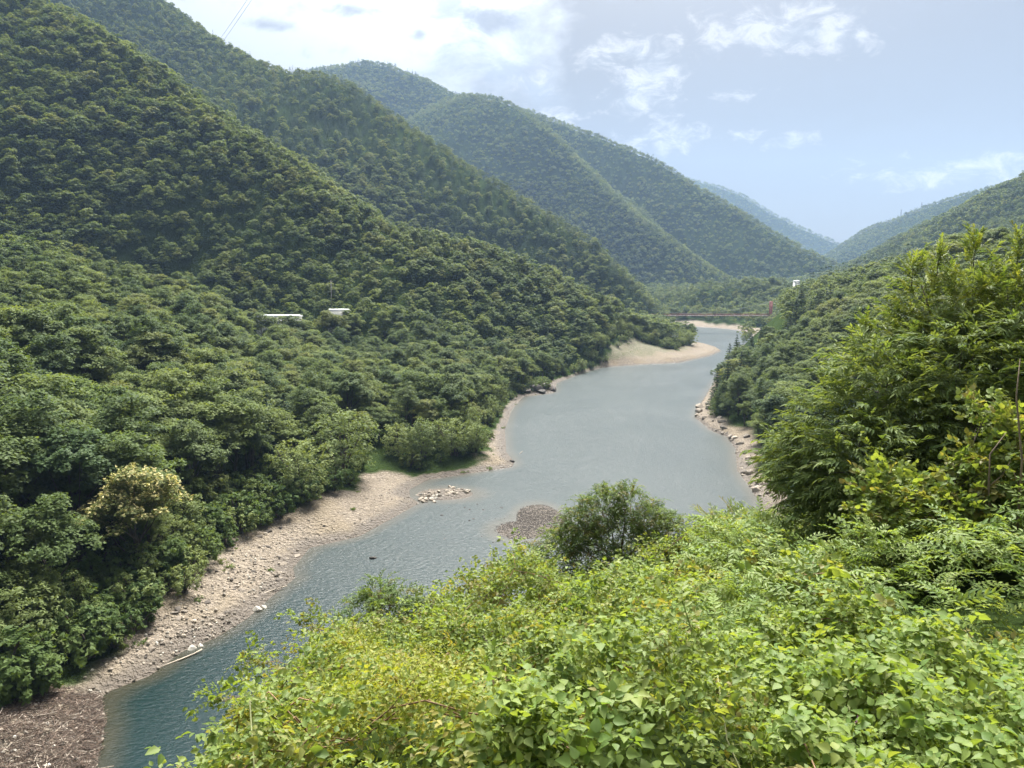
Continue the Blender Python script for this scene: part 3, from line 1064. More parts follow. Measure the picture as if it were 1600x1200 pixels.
C_NAMES = ['dark pointed cedar among the wooded banks of the lake', 'tall slim dark cedar among the wooded banks of the lake', 'broad dark conifer among the wooded banks of the lake']
for i in choose(kind == 'cedar', 140):
    j = int(hash2(np.array([cx[i] * 9]), np.array([cy[i] * 9]), 8)[0] * 2.99)
    plant(cedars[j], ('cedar_tree', 'trunk', 'crown'), (cx[i], cy[i], cz[i]), rot[i, 2], size[i], C_NAMES[j], 'tree', C_NAMES[j].replace('cedar among', 'cedars among').replace('conifer among', 'conifers among'))
    picked[i] = True

rest = ~picked
zone = np.where(dist < 330, 0, np.where(dist < 1100, 1, 2))
c_near = hidden_collection('near_wood', [joined(p, 'near_wood') for p in near_protos + willows + cedars])
c_far = hidden_collection('slope_wood', [p[1] for p in far_protos])
c_dist = hidden_collection('far_wood', [p[1] for p in dist_protos])
sel = np.where(rest & (zone == 0))[0]
pk = [5 + int(sp[i] * 2.9) if kind[i] == 'willow' else 8 + int(sp[i] * 2.9) if kind[i] == 'cedar' else idx_near(i) for i in sel]
tag(scatter('bankside_wood', cand[sel], rot[sel], size[sel], pk, c_near), 'mass of mixed green trees filling the wood beside the lake', 'wood', kind='stuff')
sel = np.where(rest & (zone == 1))[0]
r4 = rng.random(N)
pk = np.where(con_zone[sel] & (r4[sel] < 0.55) | (r4[sel] > 0.96), 4, (np.clip(fbm(cx[sel] / 60, cy[sel] / 60, 62, 3) * 1.6 + r4[sel] * 3.2 + 0.3, 0, 3.99)).astype(int))
tag(scatter('hillside_forest', cand[sel], rot[sel], size[sel], pk, c_far), 'dense mixed green forest covering the nearer mountain slopes', 'forest', kind='stuff')
sel = np.where(rest & (zone == 2))[0]
pk = np.where(con_zone[sel] & (r4[sel] < 0.35), 3, np.clip(1.2 + fbm(cx[sel] / 110, cy[sel] / 110, 63, 3) * 2.4 + (r4[sel] - 0.5) * 2.0, 0, 2.99).astype(int))
tag(scatter('distant_forest', cand[sel], rot[sel], size[sel], pk, c_dist), 'hazy dark green forest covering the distant mountains', 'forest', kind='stuff')
print('TREES', N, [int((zone == q_).sum()) for q_ in range(3)], int(picked.sum()))

# ------------------------------------------------------------------ bridge
M_RED = simple('faded_red_paint', (0.27, 0.085, 0.07), 0.7, var=0.2, scale=0.5)
M_DECK = simple('concrete_deck', (0.32, 0.31, 0.29), 0.9, var=0.15)
M_STEEL = simple('galvanised_steel', (0.16, 0.15, 0.15), 0.7, 0.2, var=0.15)
M_CABLE = simple('dark_cable', (0.05, 0.05, 0.055), 0.6, var=0.1)
M_WHITE = simple('white_painted_sheet', (0.62, 0.62, 0.59), 0.55, var=0.06, scale=0.6)
M_ROOF = simple('pale_grey_roof', (0.52, 0.53, 0.53), 0.5, var=0.08, scale=0.5)
M_DARKWIN = simple('dark_opening', (0.03, 0.033, 0.035), 0.3, var=0.1)
M_WOODPOLE = simple('grey_concrete_pole', (0.30, 0.28, 0.25), 0.9, var=0.2)

bl, brr = at_depth(955, 494, 640), at_depth(1204, 491, 640)
zd = 0.5 * (bl[2] + brr[2])
b_len = brr[0] - bl[0]
b_ang = math.atan2(brr[1] - bl[1], brr[0] - bl[0])
br = empty('suspension_bridge', (bl[0], bl[1], zd), b_ang)
tag(br, 'red steel suspension bridge crossing the far end of the lake', 'bridge')
HT = 11.5
m_ = MB()
m_.box((b_len / 2, 0, -0.35), (b_len + 16, 3.2, 0.35))
link('deck', m_.mesh('deck', M_DECK), br)
nb = 36
st = (b_len + 4) / nb
for sy in (-1.75, 1.75):
    m_ = MB()
    for zz in (-0.55, 0.95):
        m_.box((b_len / 2, sy, zz), (b_len + 8, 0.28, 0.28))
    for i in range(nb):
        x0, x1 = -2 + i * st, -2 + (i + 1) * st
        m_.tube([(x0, sy, -0.5), (x1, sy, 0.9)] if i % 2 else [(x0, sy, 0.9), (x1, sy, -0.5)], 0.09, 4)
        m_.tube([(x0, sy, -0.5), (x0, sy, 0.9)], 0.09, 4)
    link('truss', m_.mesh('truss', M_RED), br)
for x in (0.0, b_len):
    m_ = MB()
    for sy in (-2.3, 2.3):
        m_.tube([(x, sy, -9), (x, sy * 0.94, HT)], [0.85, 0.7], 4)
    tw = link('tower', m_.mesh('tower', M_RED), br)
    m_ = MB()
    for zz in (HT - 0.4, HT - 4.5, -1.2):
        m_.box((x, 0, zz), (0.6, 4.4, 0.7))
    link('cross_beam', m_.mesh('cross_beam', M_RED), tw)
for sy in (-2.2, 2.2):
    m_ = MB()
    xs = np.linspace(0, b_len, 33)
    zs = 1.6 + (HT - 1.6) * ((xs / b_len - 0.5) * 2) ** 2
    m_.tube(np.c_[xs, np.full(33, sy), zs], 0.05, 5)
    m_.tube([(0, sy, HT), (-22, sy, -2)], 0.05, 5)
    m_.tube([(b_len, sy, HT), (b_len + 22, sy, -2)], 0.05, 5)
    cb = link('main_cable', m_.mesh('main_cable', M_STEEL), br)
    for x, zz in zip(xs[1:-1], zs[1:-1]):
        m_ = MB()
        m_.tube([(x, sy, zz), (x, sy * 0.8, 0.9)], 0.03, 4)
        link('hanger', m_.mesh('hanger', M_STEEL), cb)


# ------------------------------------------------------------------ sheds, house, masts
def shed(name, u0, u1, vtop, y, wall_h, depth, label, roof_h=1.3, cat='shed', rz=0.0, bays=5):
    a, b = at_depth(u0, vtop, y), at_depth(u1, vtop, y)
    wd, topz = b[0] - a[0], a[2]
    cxm = (a[0] + b[0]) / 2
    g0 = float(min(ground(np.array([a[0], b[0]]), np.array([y, y + depth]))))
    base = min(topz - roof_h - wall_h, g0)
    e = empty(name, (cxm, y + depth / 2, base), rz)
    tag(e, label, cat)
    h_ = topz - roof_h - base
    m_ = MB()
    m_.box((0, 0, h_ / 2), (wd, depth, h_))
    wl = link('wall', m_.mesh('wall', M_WHITE), e)
    m_ = MB()
    hw, hd = wd / 2 + 0.4, depth / 2 + 0.5
    v = [(-hw, -hd, h_), (hw, -hd, h_), (hw, hd, h_), (-hw, hd, h_), (-hw, 0, h_ + roof_h), (hw, 0, h_ + roof_h)]
    m_.add(v, [(0, 1, 5, 4), (2, 3, 4, 5), (3, 2, 1, 0)], [(0, 4, 3), (1, 2, 5)])
    link('roof', m_.mesh('roof', M_ROOF), e)
    for i in range(bays):
        x = -wd / 2 + (i + 0.5) * wd / bays
        m_ = MB()
        m_.box((x, -depth / 2 - 0.03, h_ - wall_h * 0.45), (wd / bays * 0.5, 0.06, wall_h * 0.22))
        wn = link('window', m_.mesh('window', M_DARKWIN), e)
        m_ = MB()
        m_.box((x, -depth / 2 - 0.07, h_ - wall_h * 0.45 - wall_h * 0.13), (wd / bays * 0.56, 0.12, 0.12))
        link('sill', m_.mesh('sill', M_WHITE), wn)
    return e


shed('white_shed', 400, 462, 492, 300, 6.0, 9, 'long white shed half hidden among trees on the left bank terrace', 0.9, bays=0)
shed('white_shed', 512, 540, 483, 322, 5.0, 8, 'smaller white shed beside the utility pole among the trees', 0.9, bays=0)
shed('white_house', 1243, 1250, 438, 690, 2.0, 6, 'small white house on the wooded rise behind the bridge', 1.6, 'house', bays=1)

p = hit(518, 470, 6, 60)
e = empty('utility_pole', (p[0], p[1], p[2]))
tag(e, 'thin grey utility pole standing above the trees behind the sheds', 'pole')
zt = at_depth(518, 438, p[1])[2] - p[2]
m_ = MB()
m_.tube([(0, 0, -1), (0, 0, zt)], [0.2, 0.14], 7)
link('post', m_.mesh('post', M_WOODPOLE), e)
m_ = MB()
m_.box((0, 0, zt - 0.6), (2.0, 0.14, 0.14))
link('cross_arm', m_.mesh('cross_arm', M_WOODPOLE), e)


def pylon(u, v, y, hgt, label):
    t = at_depth(u, v, y)
    g0 = float(ground(np.array([t[0]]), np.array([y]))[0])
    e = empty('power_pylon', (t[0], y, g0))
    tag(e, label, 'pylon')
    hh = max(t[2] - g0, hgt)
    w0 = 3.2
    corners = [(-1, -1), (1, -1), (1, 1), (-1, 1)]
    for a, b in corners:
        m_ = MB()
        m_.tube([(a * w0, b * w0, -2), (a * 0.7, b * 0.7, hh * 0.7), (a * 0.25, b * 0.25, hh)], 0.22, 4)
        link('leg', m_.mesh('leg', M_STEEL), e)
    m_ = MB()
    for i in range(7):
        z0_, z1_ = hh * i / 8, hh * (i + 1) / 8
        f0, f1 = w0 + (0.5 - w0) * min(1, z0_ / hh * 1.2), w0 + (0.5 - w0) * min(1, z1_ / hh * 1.2)
        for k_ in range(4):
            a, b = corners[k_], corners[(k_ + 1) % 4]
            m_.tube([(a[0] * f0, a[1] * f0, z0_), (b[0] * f1, b[1] * f1, z1_)], 0.1, 3)
    link('bracing', m_.mesh('bracing', M_STEEL), e)
    for f in (0.72, 0.84, 0.96):
        m_ = MB()
        m_.tube([(-4.5 * (1.5 - f), 0, hh * f), (4.5 * (1.5 - f), 0, hh * f)], 0.18, 4)
        link('cross_arm', m_.mesh('cross_arm', M_STEEL), e)


pylon(1408, 332, 2545, 32, 'steel lattice pylon on the far right ridge beside the notch')
pylon(1440, 325, 2515, 28, 'shorter steel lattice pylon further up the far right ridge')
for k_, (pa, pb, lab) in enumerate((((338, 60, 960), (384, 0, 760), 'upper thin dark power line rising above the forested ridge'), ((344, 62, 955), (391, 0, 755), 'lower thin dark power line rising above the forested ridge'),
                                    ((178, 62, 860), (212, 0, 700), 'thin dark power line crossing the conifer slope'))):
    a, b = at_depth(*pa), at_depth(*pb)
    a = a - np.array([0, 0, 6.0])
    c = b + (b - a) * 1.6
    t = np.linspace(0, 1, 24)[:, None]
    pts = a + (c - a) * t
    pts[:, 2] -= (t[:, 0] * (1 - t[:, 0])) * 10 - 2 * t[:, 0]
    m_ = MB()
    m_.tube(pts - pts[0], 0.13, 4)
    o = link('power_line', m_.mesh('power_line', M_CABLE), None, tuple(pts[0]))
    tag(o, lab, 'cable', 'power lines over the left mountains')


# ------------------------------------------------------------------ stones and driftwood
def rock_mat(name, a, b):
    mt, nt, out = material(name)
    oi = nt.n('ShaderNodeObjectInfo')
    t = nt.n('ShaderNodeTexCoord')
    n = nt.noise(t.outputs['Object'], 1.7, 6, 0.65)
    c = nt.mix(nt.ramp(nt.math('ADD', nt.math('MULTIPLY', oi.outputs['Random'], 0.6), nt.math('MULTIPLY', n, 0.6)), 0.25, 0.95), a, b)
    p = nt.n('ShaderNodeBsdfPrincipled')
    nt.put(p.inputs['Base Color'], c)
    p.inputs['Roughness'].default_value = 0.88
    bp = nt.n('ShaderNodeBump')
    bp.inputs['Strength'].default_value = 0.6
    bp.inputs['Distance'].default_value = 0.15
    nt.put(bp.inputs['Height'], nt.noise(t.outputs['Object'], 4.0, 6, 0.65))
    nt.put(p.inputs['Normal'], bp.outputs[0])
    nt.put(out.inputs[0], p.outputs[0])
    return mt


M_ROCK = rock_mat('tan_rock', (0.14, 0.12, 0.095), (0.42, 0.355, 0.28))
M_WETROCK = rock_mat('dark_wet_rock', (0.05, 0.045, 0.038), (0.12, 0.10, 0.085))
M_PALEROCK = rock_mat('pale_rock', (0.36, 0.33, 0.28), (0.58, 0.54, 0.46))
M_DRIFT = simple('bleached_driftwood', (0.40, 0.34, 0.27), 0.9, var=0.35, scale=2.0)
M_DEBRIS = rock_mat('brown_driftwood', (0.06, 0.042, 0.032), (0.19, 0.135, 0.10))


def rock_mesh(seed, mat, sub=2):
    import bmesh
    g = np.random.default_rng(seed)
    bm = bmesh.new()
    bmesh.ops.create_icosphere(bm, subdivisions=sub, radius=0.5)
    co = np.array([v.co for v in bm.verts])
    # cut by random planes for an angular stone
    for _ in range(9):
        nrm = unit(g.normal(size=(1, 3)))[0]
        dd = 0.26 + 0.16 * g.random()
        over = np.maximum(co @ nrm - dd, 0)
        co = co - over[:, None] * nrm * 0.95
    co *= np.array([1.0, 0.75 + 0.25 * g.random(), 0.55 + 0.25 * g.random()])
    for v, c in zip(bm.verts, co):
        v.co = c
    me_ = bpy.data.meshes.new('rock')
    bm.to_mesh(me_)
    bm.free()
    me_.materials.append(mat)
    return me_


rocks = [rock_mesh(s, M_ROCK) for s in range(50, 56)]
M_LEDGE = rock_mat('brown_ledge_rock', (0.075, 0.062, 0.050), (0.27, 0.225, 0.175))
ledges = [rock_mesh(s, M_LEDGE) for s in range(64, 70)]
wet_rocks = [rock_mesh(s, M_WETROCK) for s in range(60, 64)]
pale_rocks = [rock_mesh(s, M_PALEROCK) for s in range(70, 73)]


def place_rock(u, v, px, meshes, label, group=None, cat='rock', name='rock'):
    q = hit(u, v)
    q[2] = max(q[2], -0.12)
    s = px * np.hypot(q[0], q[1]) / F
    o = link(name, meshes[random.randrange(len(meshes))], None, (q[0], q[1], q[2] + s * 0.16))
    o.scale = (s * random.uniform(0.85, 1.2), s * random.uniform(0.8, 1.1), s * random.uniform(0.75, 1.1))
    o.rotation_euler = (random.uniform(-0.25, 0.25), random.uniform(-0.25, 0.25), random.uniform(0, 6.28))
    tag(o, label, cat, group)
    return o


place_rock(584, 900, 12, wet_rocks, 'dark flat boulder standing alone in the open water', name='boulder', cat='boulder')
place_rock(402, 958, 19, pale_rocks, 'larger pale rounded boulder at the waterline of the rocky shore', name='boulder', cat='boulder')
place_rock(413, 956, 13, pale_rocks, 'smaller pale boulder leaning against the larger pale boulder', name='boulder', cat='boulder')
place_rock(300, 1016, 18, pale_rocks, 'pale boulder at the water beside the drifting branch', name='boulder', cat='boulder')
place_rock(313, 1012, 11, pale_rocks, 'small pale boulder next to the boulder beside the drifting branch', name='boulder', cat='boulder')
place_rock(800, 722, 10, wet_rocks, 'dark boulder at the tip of the gravel point', name='boulder', cat='boulder')
for u, v, px in ((837, 610, 26), (852, 607, 22), (862, 611, 18), (822, 614, 18), (845, 614, 16)):
    place_rock(u, v, px, wet_rocks, 'dark rock of the small outcrop under the overhanging trees', 'dark outcrop rocks at the left waterline', name='outcrop_rock')
for u, v, px in [(np.interp(t_, np.arange(len(right_px)), [p_[0] for p_ in right_px]) + random.uniform(0, 1) ** 2 * 26, np.interp(t_, np.arange(len(right_px)), [p_[1] for p_ in right_px]) - random.uniform(0, 12), random.uniform(5, 17)) for t_ in np.linspace(3.6, 11, 46)]:
    place_rock(u, v, px, rocks, 'tan rock on the bare rim of the right shore', 'rocks on the right shore', name='shore_rock')
for i in range(105):
    t = random.random()
    u = 655 + 78 * t + random.gauss(0, 2)
    v = 776 - 8 * t + random.gauss(0, 5.5 * (1.15 - t)) + (4 if t < 0.5 else 0)
    place_rock(u, v, random.uniform(4, 11), rocks if random.random() < 0.85 else pale_rocks, 'tan stone of the rubble spit beside the still pool', 'stones of the rubble spit', name='stone', cat='stone')
for i in range(85):
    a = random.gauss(0, 1)
    u, v = 790 + random.gauss(0, 26), 822 + random.gauss(0, 13)
    if i > 55:
        u, v = random.uniform(790, 880), 842 - (random.random() ** 2) * 8
    if i > 72:
        u, v = random.uniform(640, 790), random.uniform(800, 880)
    place_rock(u, v, random.uniform(2.2, 5.5), wet_rocks, 'small dark stone breaking the water round the gravel bar', 'stones round the gravel bar', name='stone', cat='stone')
for i in range(120):
    t = random.random()
    k_ = random.randrange(4, 14)
    (ua, va), (ub, vb) = left_px[k_], left_px[k_ + 1]
    u, v = ua + (ub - ua) * t - random.random() ** 1.3 * 55, va + (vb - va) * t - random.random() ** 1.3 * 42
    q = hit(u, v)
    if q[2] < 0.02 or q[2] > 7:
        continue
    place_rock(u, v, random.uniform(4, 11) * (1.0 if v > 900 else 0.6), rocks, 'angular tan rock on the stony left shore', 'rocks on the stony left shore', name='shore_rock')

for i in range(150):
    t = random.random()
    k_ = random.randrange(3, 11)
    (ua, va), (ub, vb) = left_px[k_], left_px[k_ + 1]
    back = random.random()
    u, v = ua + (ub - ua) * t - back * 62, va + (vb - va) * t - back * 55
    q = hit(u, v)
    if q[2] < 0.05 or q[2] > 8:
        continue
    o = place_rock(u, v, random.uniform(4, 14), ledges, 'brown angular ledge rock on the steep rocky shore below the wood', 'brown ledge rocks on the rocky shore', name='ledge_rock')
    o.location.z -= 0.1
    o.scale.z *= random.uniform(0.45, 0.8)
    o.scale.x *= random.uniform(1.0, 1.6)
# shingle: far too many to count
px_, py_ = [], []
n = 170000
x = rng.uniform(-105, 60, n)
y = rng.uniform(45, 300, n)
zg = ground(x, y)
d_, _ = seg_dist(x, y, water_poly + [water_poly[0]])
bz = (in_poly(x, y, beach_poly) | (~in_poly(x, y, water_poly) & (x > 20) & (d_ < 8))) & (zg > -0.1) & (zg < 9)
keep = bz & (rng.random(n) < np.where(y < 125, 1.0, 0.42) * np.clip(0.45 + fbm(x / 6, y / 6, 44, 3), 0.05, 1))
x, y, zg = x[keep], y[keep], zg[keep]
s = 0.10 + 0.42 * rng.random(len(x)) ** 2.4
s *= np.where(y < 110, 1.3, 0.9)
c_rock = hidden_collection('shingle', [rock_mesh(sd_, mt_, 1) for sd_, mt_ in ((80, M_ROCK), (81, M_LEDGE), (82, M_ROCK), (83, M_PALEROCK))])
rr = rng.random((len(x), 3)) * np.array([0.8, 0.8, 6.28])
tag(scatter('shingle', np.c_[x, y, zg + s * 0.12], rr, s, rng.integers(0, 4, len(x)), c_rock), 'loose tan stones strewn over the bare shore', 'stones', kind='stuff')
# stones of the gravel bar
c = on_plane(832, 815)
n = 9000
x = c[0] + rng.normal(0, 5.0, n)
y = c[1] + rng.normal(0, 7.0, n)
zg = ground(x, y)
k_ = (zg > -0.1) & in_poly(x, y, water_poly)
x, y, zg = x[k_], y[k_], zg[k_]
s = 0.08 + 0.26 * rng.random(len(x)) ** 2
c_wet = hidden_collection('bar_gravel', [rock_mesh(sd_, mt_, 1) for sd_, mt_ in ((84, M_WETROCK), (85, M_WETROCK), (86, M_WETROCK))])
tag(scatter('bar_gravel', np.c_[x, y, zg + s * 0.1], rng.random((len(x), 3)) * np.array([0.6, 0.6, 6.28]), s, rng.integers(0, 3, len(x)), c_wet), 'brown gravel heaped on the low bar in the lake', 'gravel', kind='stuff')


def log_mesh(seed, mat, bends=4, fork=True, n=6):
    g = np.random.default_rng(seed)
    m_ = MB()
    t = np.linspace(-0.5, 0.5, bends + 2)
    p = np.c_[t, np.cumsum(g.normal(size=len(t))) * 0.022, np.zeros(len(t)) + g.normal(size=len(t)) * 0.008]
    m_.tube(p, np.linspace(0.028, 0.013, len(t)), n)
    if fork:
        for _ in range(2):
            k_ = g.integers(2, len(t) - 1)
            d = np.array([0.12 + 0.1 * g.random(), g.choice([-1, 1]) * (0.06 + 0.08 * g.random()), 0.05 * g.random()])
            m_.tube([p[k_], p[k_] + d * 0.6, p[k_] + d + np.array([0, 0, 0.01])], [0.011, 0.008, 0.004], 4)
    return m_.mesh('log', mat, smooth=True)


logs = [log_mesh(s, M_DRIFT) for s in range(90, 95)]
brown_logs = [log_mesh(s, M_DEBRIS) for s in range(95, 98)]


def place_log(u, v, length, ang, label, group=None, meshes=logs, lift=0.08, name='driftwood_log', fat=1.0):
    q = hit(u, v)
    o = link(name, random.choice(meshes), None, (q[0], q[1], max(q[2], 0.0) + lift))
    o.scale = (length, length * fat, length * fat)
    o.rotation_euler = (random.uniform(0, 6.28), random.uniform(-0.06, 0.06), ang)
    return tag(o, label, 'driftwood', group)


place_log(519, 804, 5.0, 0.25, 'long grey driftwood log lying on the sandy shore', fat=1.4)
place_log(280, 1034, 5.0, 0.95, 'bare forked branch trailing in the water off the rocky shore', lift=-0.02)
place_log(425, 925, 4.5, 0.8, 'pale driftwood branch lying along the rocky waterline')
place_log(815, 714, 3.0, 1.3, 'short driftwood log by the willow bush at the gravel point')
for i in range(44):
    k_ = random.randrange(9, 15)
    (ua, va), (ub, vb) = left_px[k_], left_px[k_ + 1]
    t = random.random()
    u, v = ua + (ub - ua) * t - random.uniform(14, 95), va + (vb - va) * t - random.uniform(6, 50)
    q = hit(u, v)
    if 0.3 < q[2] < 6:
        place_log(u, v, random.uniform(1.2, 3.2), random.uniform(-0.5, 1.2), 'small bleached driftwood stick strewn on the left shore', 'driftwood strewn on the left shore', name='driftwood_stick')
for i in range(90):
    u, v = random.uniform(-20, 158), random.uniform(1085, 1215)
    if v < 1110 - u * 0.02 or (u > 130 and v < 1120):
        continue
    place_log(u, v, random.uniform(0.9, 2.6), random.uniform(0, 3.14), 'bleached driftwood log in the raft of debris in the cove', 'pale logs in the driftwood raft', lift=random.uniform(0.1, 0.35))
cove = [tuple(on_plane(u_c, v_c)[:2]) for u_c, v_c in ((-60, 1110), (60, 1085), (120, 1090), (158, 1088), (164, 1135), (150, 1200), (140, 1260), (-60, 1260))]
cv = np.array(cove)
n = 16000
x = rng.uniform(cv[:, 0].min(), cv[:, 0].max(), n)
y = rng.uniform(cv[:, 1].min(), cv[:, 1].max(), n)
k_ = in_poly(x, y, cove)
x, y = x[k_], y[k_]
zz = np.maximum(ground(x, y), 0) + rng.random(len(x)) * 0.3
c_dr = hidden_collection('debris', brown_logs + [log_mesh(99, M_DRIFT, 3, False, 4)])
pk = np.where(rng.random(len(x)) < 0.07, 3, rng.integers(0, 3, len(x)))
tag(scatter('driftwood_raft', np.c_[x, y, zz], np.c_[rng.random(len(x)) * 6.28, rng.normal(0, 0.2, len(x)), rng.random(len(x)) * 6.28], 0.35 + 1.0 * rng.random(len(x)) ** 2, pk, c_dr),
    'brown raft of broken twigs and driftwood filling the cove', 'driftwood', kind='stuff')

# single trees that stand out
q = hit(212, 905, 0, 60)
e = plant(near_protos[0], ('chestnut_tree', 'trunk', 'crown'), (q[0], q[1], q[2] - 0.3), 1.0, 1.35, 'chestnut tree covered in cream flower tassels at the wood edge', 'tree', None)
g_ = np.random.default_rng(5)
co = np.empty(len(near_protos[0][1].vertices) * 3, np.float32)
near_protos[0][1].vertices.foreach_get('co', co)
co = co.reshape(-1, 4, 3).mean(1)
co = co[g_.random(len(co)) < 0.2]
v_t, q_t, t_t = leaves(g_, co + unit(co - np.array([0, 0, 4])) * 0.25, np.full(len(co), 0.14), 3, 0.34, 1.0, width=0.35)
link('blossom', mesh_from('blossom', v_t, [q_t], [M_BLOSSOM], {'tint': t_t}), e)
for (u, v, s, j, nm, lab) in ((625, 716, 1.35, 0, 'willow_bush', 'broad pale green willow bush at the near end of the gravel point'), (664, 714, 1.5, 0, 'willow_bush', 'full pale green willow bush in the middle of the gravel point'),
                              (706, 712, 1.25, 1, 'willow_bush', 'largest pale green willow bush on the gravel point'), (742, 706, 1.2, 0, 'willow_bush', 'pale green willow bush by the shore path on the gravel point'),
                              (1078, 540, 1.5, 0, 'willow_tree', 'round bushy tree at the end of the bare gravel headland'), (1045, 545, 1.2, 2, 'willow_bush', 'low round bush on the bare gravel headland'),
                              (535, 748, 1.9, 1, 'willow_tree', 'large billowing pale willow at the back of the sandy shore'), (470, 775, 1.45, 1, 'willow_tree', 'grey green willow beside the large billowing willow')):
    q = hit(u, v)
    plant(willows[j], (nm, 'stem', 'crown'), tuple(q - np.array([0, 0, 0.2])), random.uniform(0, 6), s, lab, 'bush' if 'bush' in nm else 'tree', None)
q = hit(1145, 575)
plant(cedars[1], ('cedar_tree', 'trunk', 'crown'), (q[0] + 3, q[1] + 6, max(q[2], 2)), 0.4, 0.95, 'single pointed cedar standing forward at the right water edge', 'tree', None)

for u_s, v_s, y_s, j_s, lab in ((424, 489, 291, 3, 'fresh green tree growing against the front of the long white shed'), (444, 484, 290, 0, 'round tree hiding the middle of the long white shed'), (472, 492, 292, 2, 'layered tree at the end of the long white shed'),
                                (512, 486, 312, 0, 'round tree before the smaller white shed'), (408, 492, 292, 0, 'round tree at the lake end of the long white shed'), (458, 489, 289, 4, 'tall dark tree before the long white shed'), (535, 488, 313, 3, 'fresh green tree at the far end of the smaller white shed')):
    t_s = at_depth(u_s, v_s, y_s)
    g0 = float(ground(t_s[0:1], np.array([y_s]))[0])
    plant(near_protos[j_s], ('broadleaf_tree', 'trunk', 'crown'), (t_s[0], y_s, g0), 2.0 * j_s, float(np.clip((t_s[2] - g0) / (10.5, 12, 10, 9, 12.5)[j_s], 0.35, 1.3)), lab, 'tree', None)
# shrubs closing the edge of the wood
M_EDGE = leaf_mat('edge_shrub_foliage', (0.060, 0.105, 0.030), (0.125, 0.175, 0.048), (0.15, 0.16, 0.05), 0.5, 0.42)
edge_sh = [willow(301, 2.0, 2.8, 16, 22, 0.34, M_EDGE), willow(302, 2.4, 3.6, 18, 22, 0.34), willow(303, 1.6, 2.2, 12, 22, 0.30, M_EDGE)]
E_NAMES = ['rounded green shrub at the foot of the wood along the shore', 'pale green shrub at the foot of the wood along the shore', 'low green shrub at the foot of the wood along the shore']
tlp = np.array(tree_ln)
seg = np.hypot(*np.diff(tlp, axis=0).T)
for dd_ in np.arange(4, seg.sum() - 6, 1.7):
    k_ = np.searchsorted(np.cumsum(seg), dd_)
    f = (dd_ - (np.cumsum(seg)[k_] - seg[k_])) / seg[k_]
    dv_ = (tlp[k_ + 1] - tlp[k_]) / seg[k_]
    nv_ = np.array([-dv_[1], dv_[0]])
    p_ = tlp[k_] + (tlp[k_ + 1] - tlp[k_]) * f + rng.normal(0, 0.6, 2)
    if in_poly(np.array([p_[0] + nv_[0] * 6]), np.array([p_[1] + nv_[1] * 6]), beach_poly)[0]:
        nv_ = -nv_
    p_ = p_ + nv_ * rng.uniform(0.3, 6.5)
    g0 = float(ground(p_[0:1], p_[1:2])[0])
    if g0 < 0.8 or (140 < p_[1] < 215 and rng.random() < 0.75):
        continue
    j = int(rng.integers(0, 3))
    plant(edge_sh[j], ('edge_shrub', 'stem', 'crown'), (p_[0], p_[1], g0 - 0.1), rng.random() * 6, 0.7 + 0.7 * rng.random(), E_NAMES[j], 'shrub', E_NAMES[j].replace('shrub', 'shrubs', 1))
# taller shrubs filling the shade under the nearest trees
for i in range(110):
    k_ = random.randrange(0, 10)
    t = random.random()
    p_ = tlp[k_] + (tlp[k_ + 1] - tlp[k_]) * t
    dv_ = (tlp[k_ + 1] - tlp[k_]) / seg[k_]
    nv_ = np.array([-dv_[1], dv_[0]])
    if in_poly(np.array([p_[0] + nv_[0] * 6]), np.array([p_[1] + nv_[1] * 6]), beach_poly)[0]:
        nv_ = -nv_
    p_ = p_ + nv_ * random.uniform(1.0, 11.0)
    g0 = float(ground(p_[0:1], p_[1:2])[0])
    plant(edge_sh[(0, 2)[i % 2]], ('understorey_shrub', 'stem', 'crown'), (p_[0], p_[1], g0 - 0.2), random.uniform(0, 6.28), random.uniform(1.2, 2.2), 'tall leafy shrub under the trees above the rocky shore', 'shrub', 'shrubs under the trees above the rocky shore')
# low plants greening the upper shore
n = 9000
x = rng.uniform(-95, 75, n)
y = rng.uniform(60, 480, n)
td, _ = seg_dist(x, y, tree_ln)
k_ = in_poly(x, y, beach_poly) & (rng.random(n) < np.exp(-td / 3.0) * np.clip(0.4 + 1.6 * fbm(x / 9, y / 9, 45, 3), 0, 1))
x, y = x[k_], y[k_]
zg = ground(x, y)
tuft = []
for sd_ in (311, 312, 313):
    g_ = np.random.default_rng(sd_)
    v_t, q_t, t_t = leaves(g_, g_.normal(0, 0.28, (6, 3)) * np.array([1, 1, 0.0]) + np.array([0, 0, 0.16]), np.full(6, 0.3), 14, 0.26, 0.8, up=0.3, width=0.3)
    tuft.append(mesh_from('tuft', v_t, [q_t], [M_EDGE], {'tint': t_t}))
tag(scatter('shore_weeds', np.c_[x, y, zg], np.c_[x * 0, x * 0, x * 7], 0.5 + rng.random(len(x)), rng.integers(0, 3, len(x)), hidden_collection('tuft', tuft)), 'low green weeds along the top of the bare shore', 'weeds', kind='stuff')

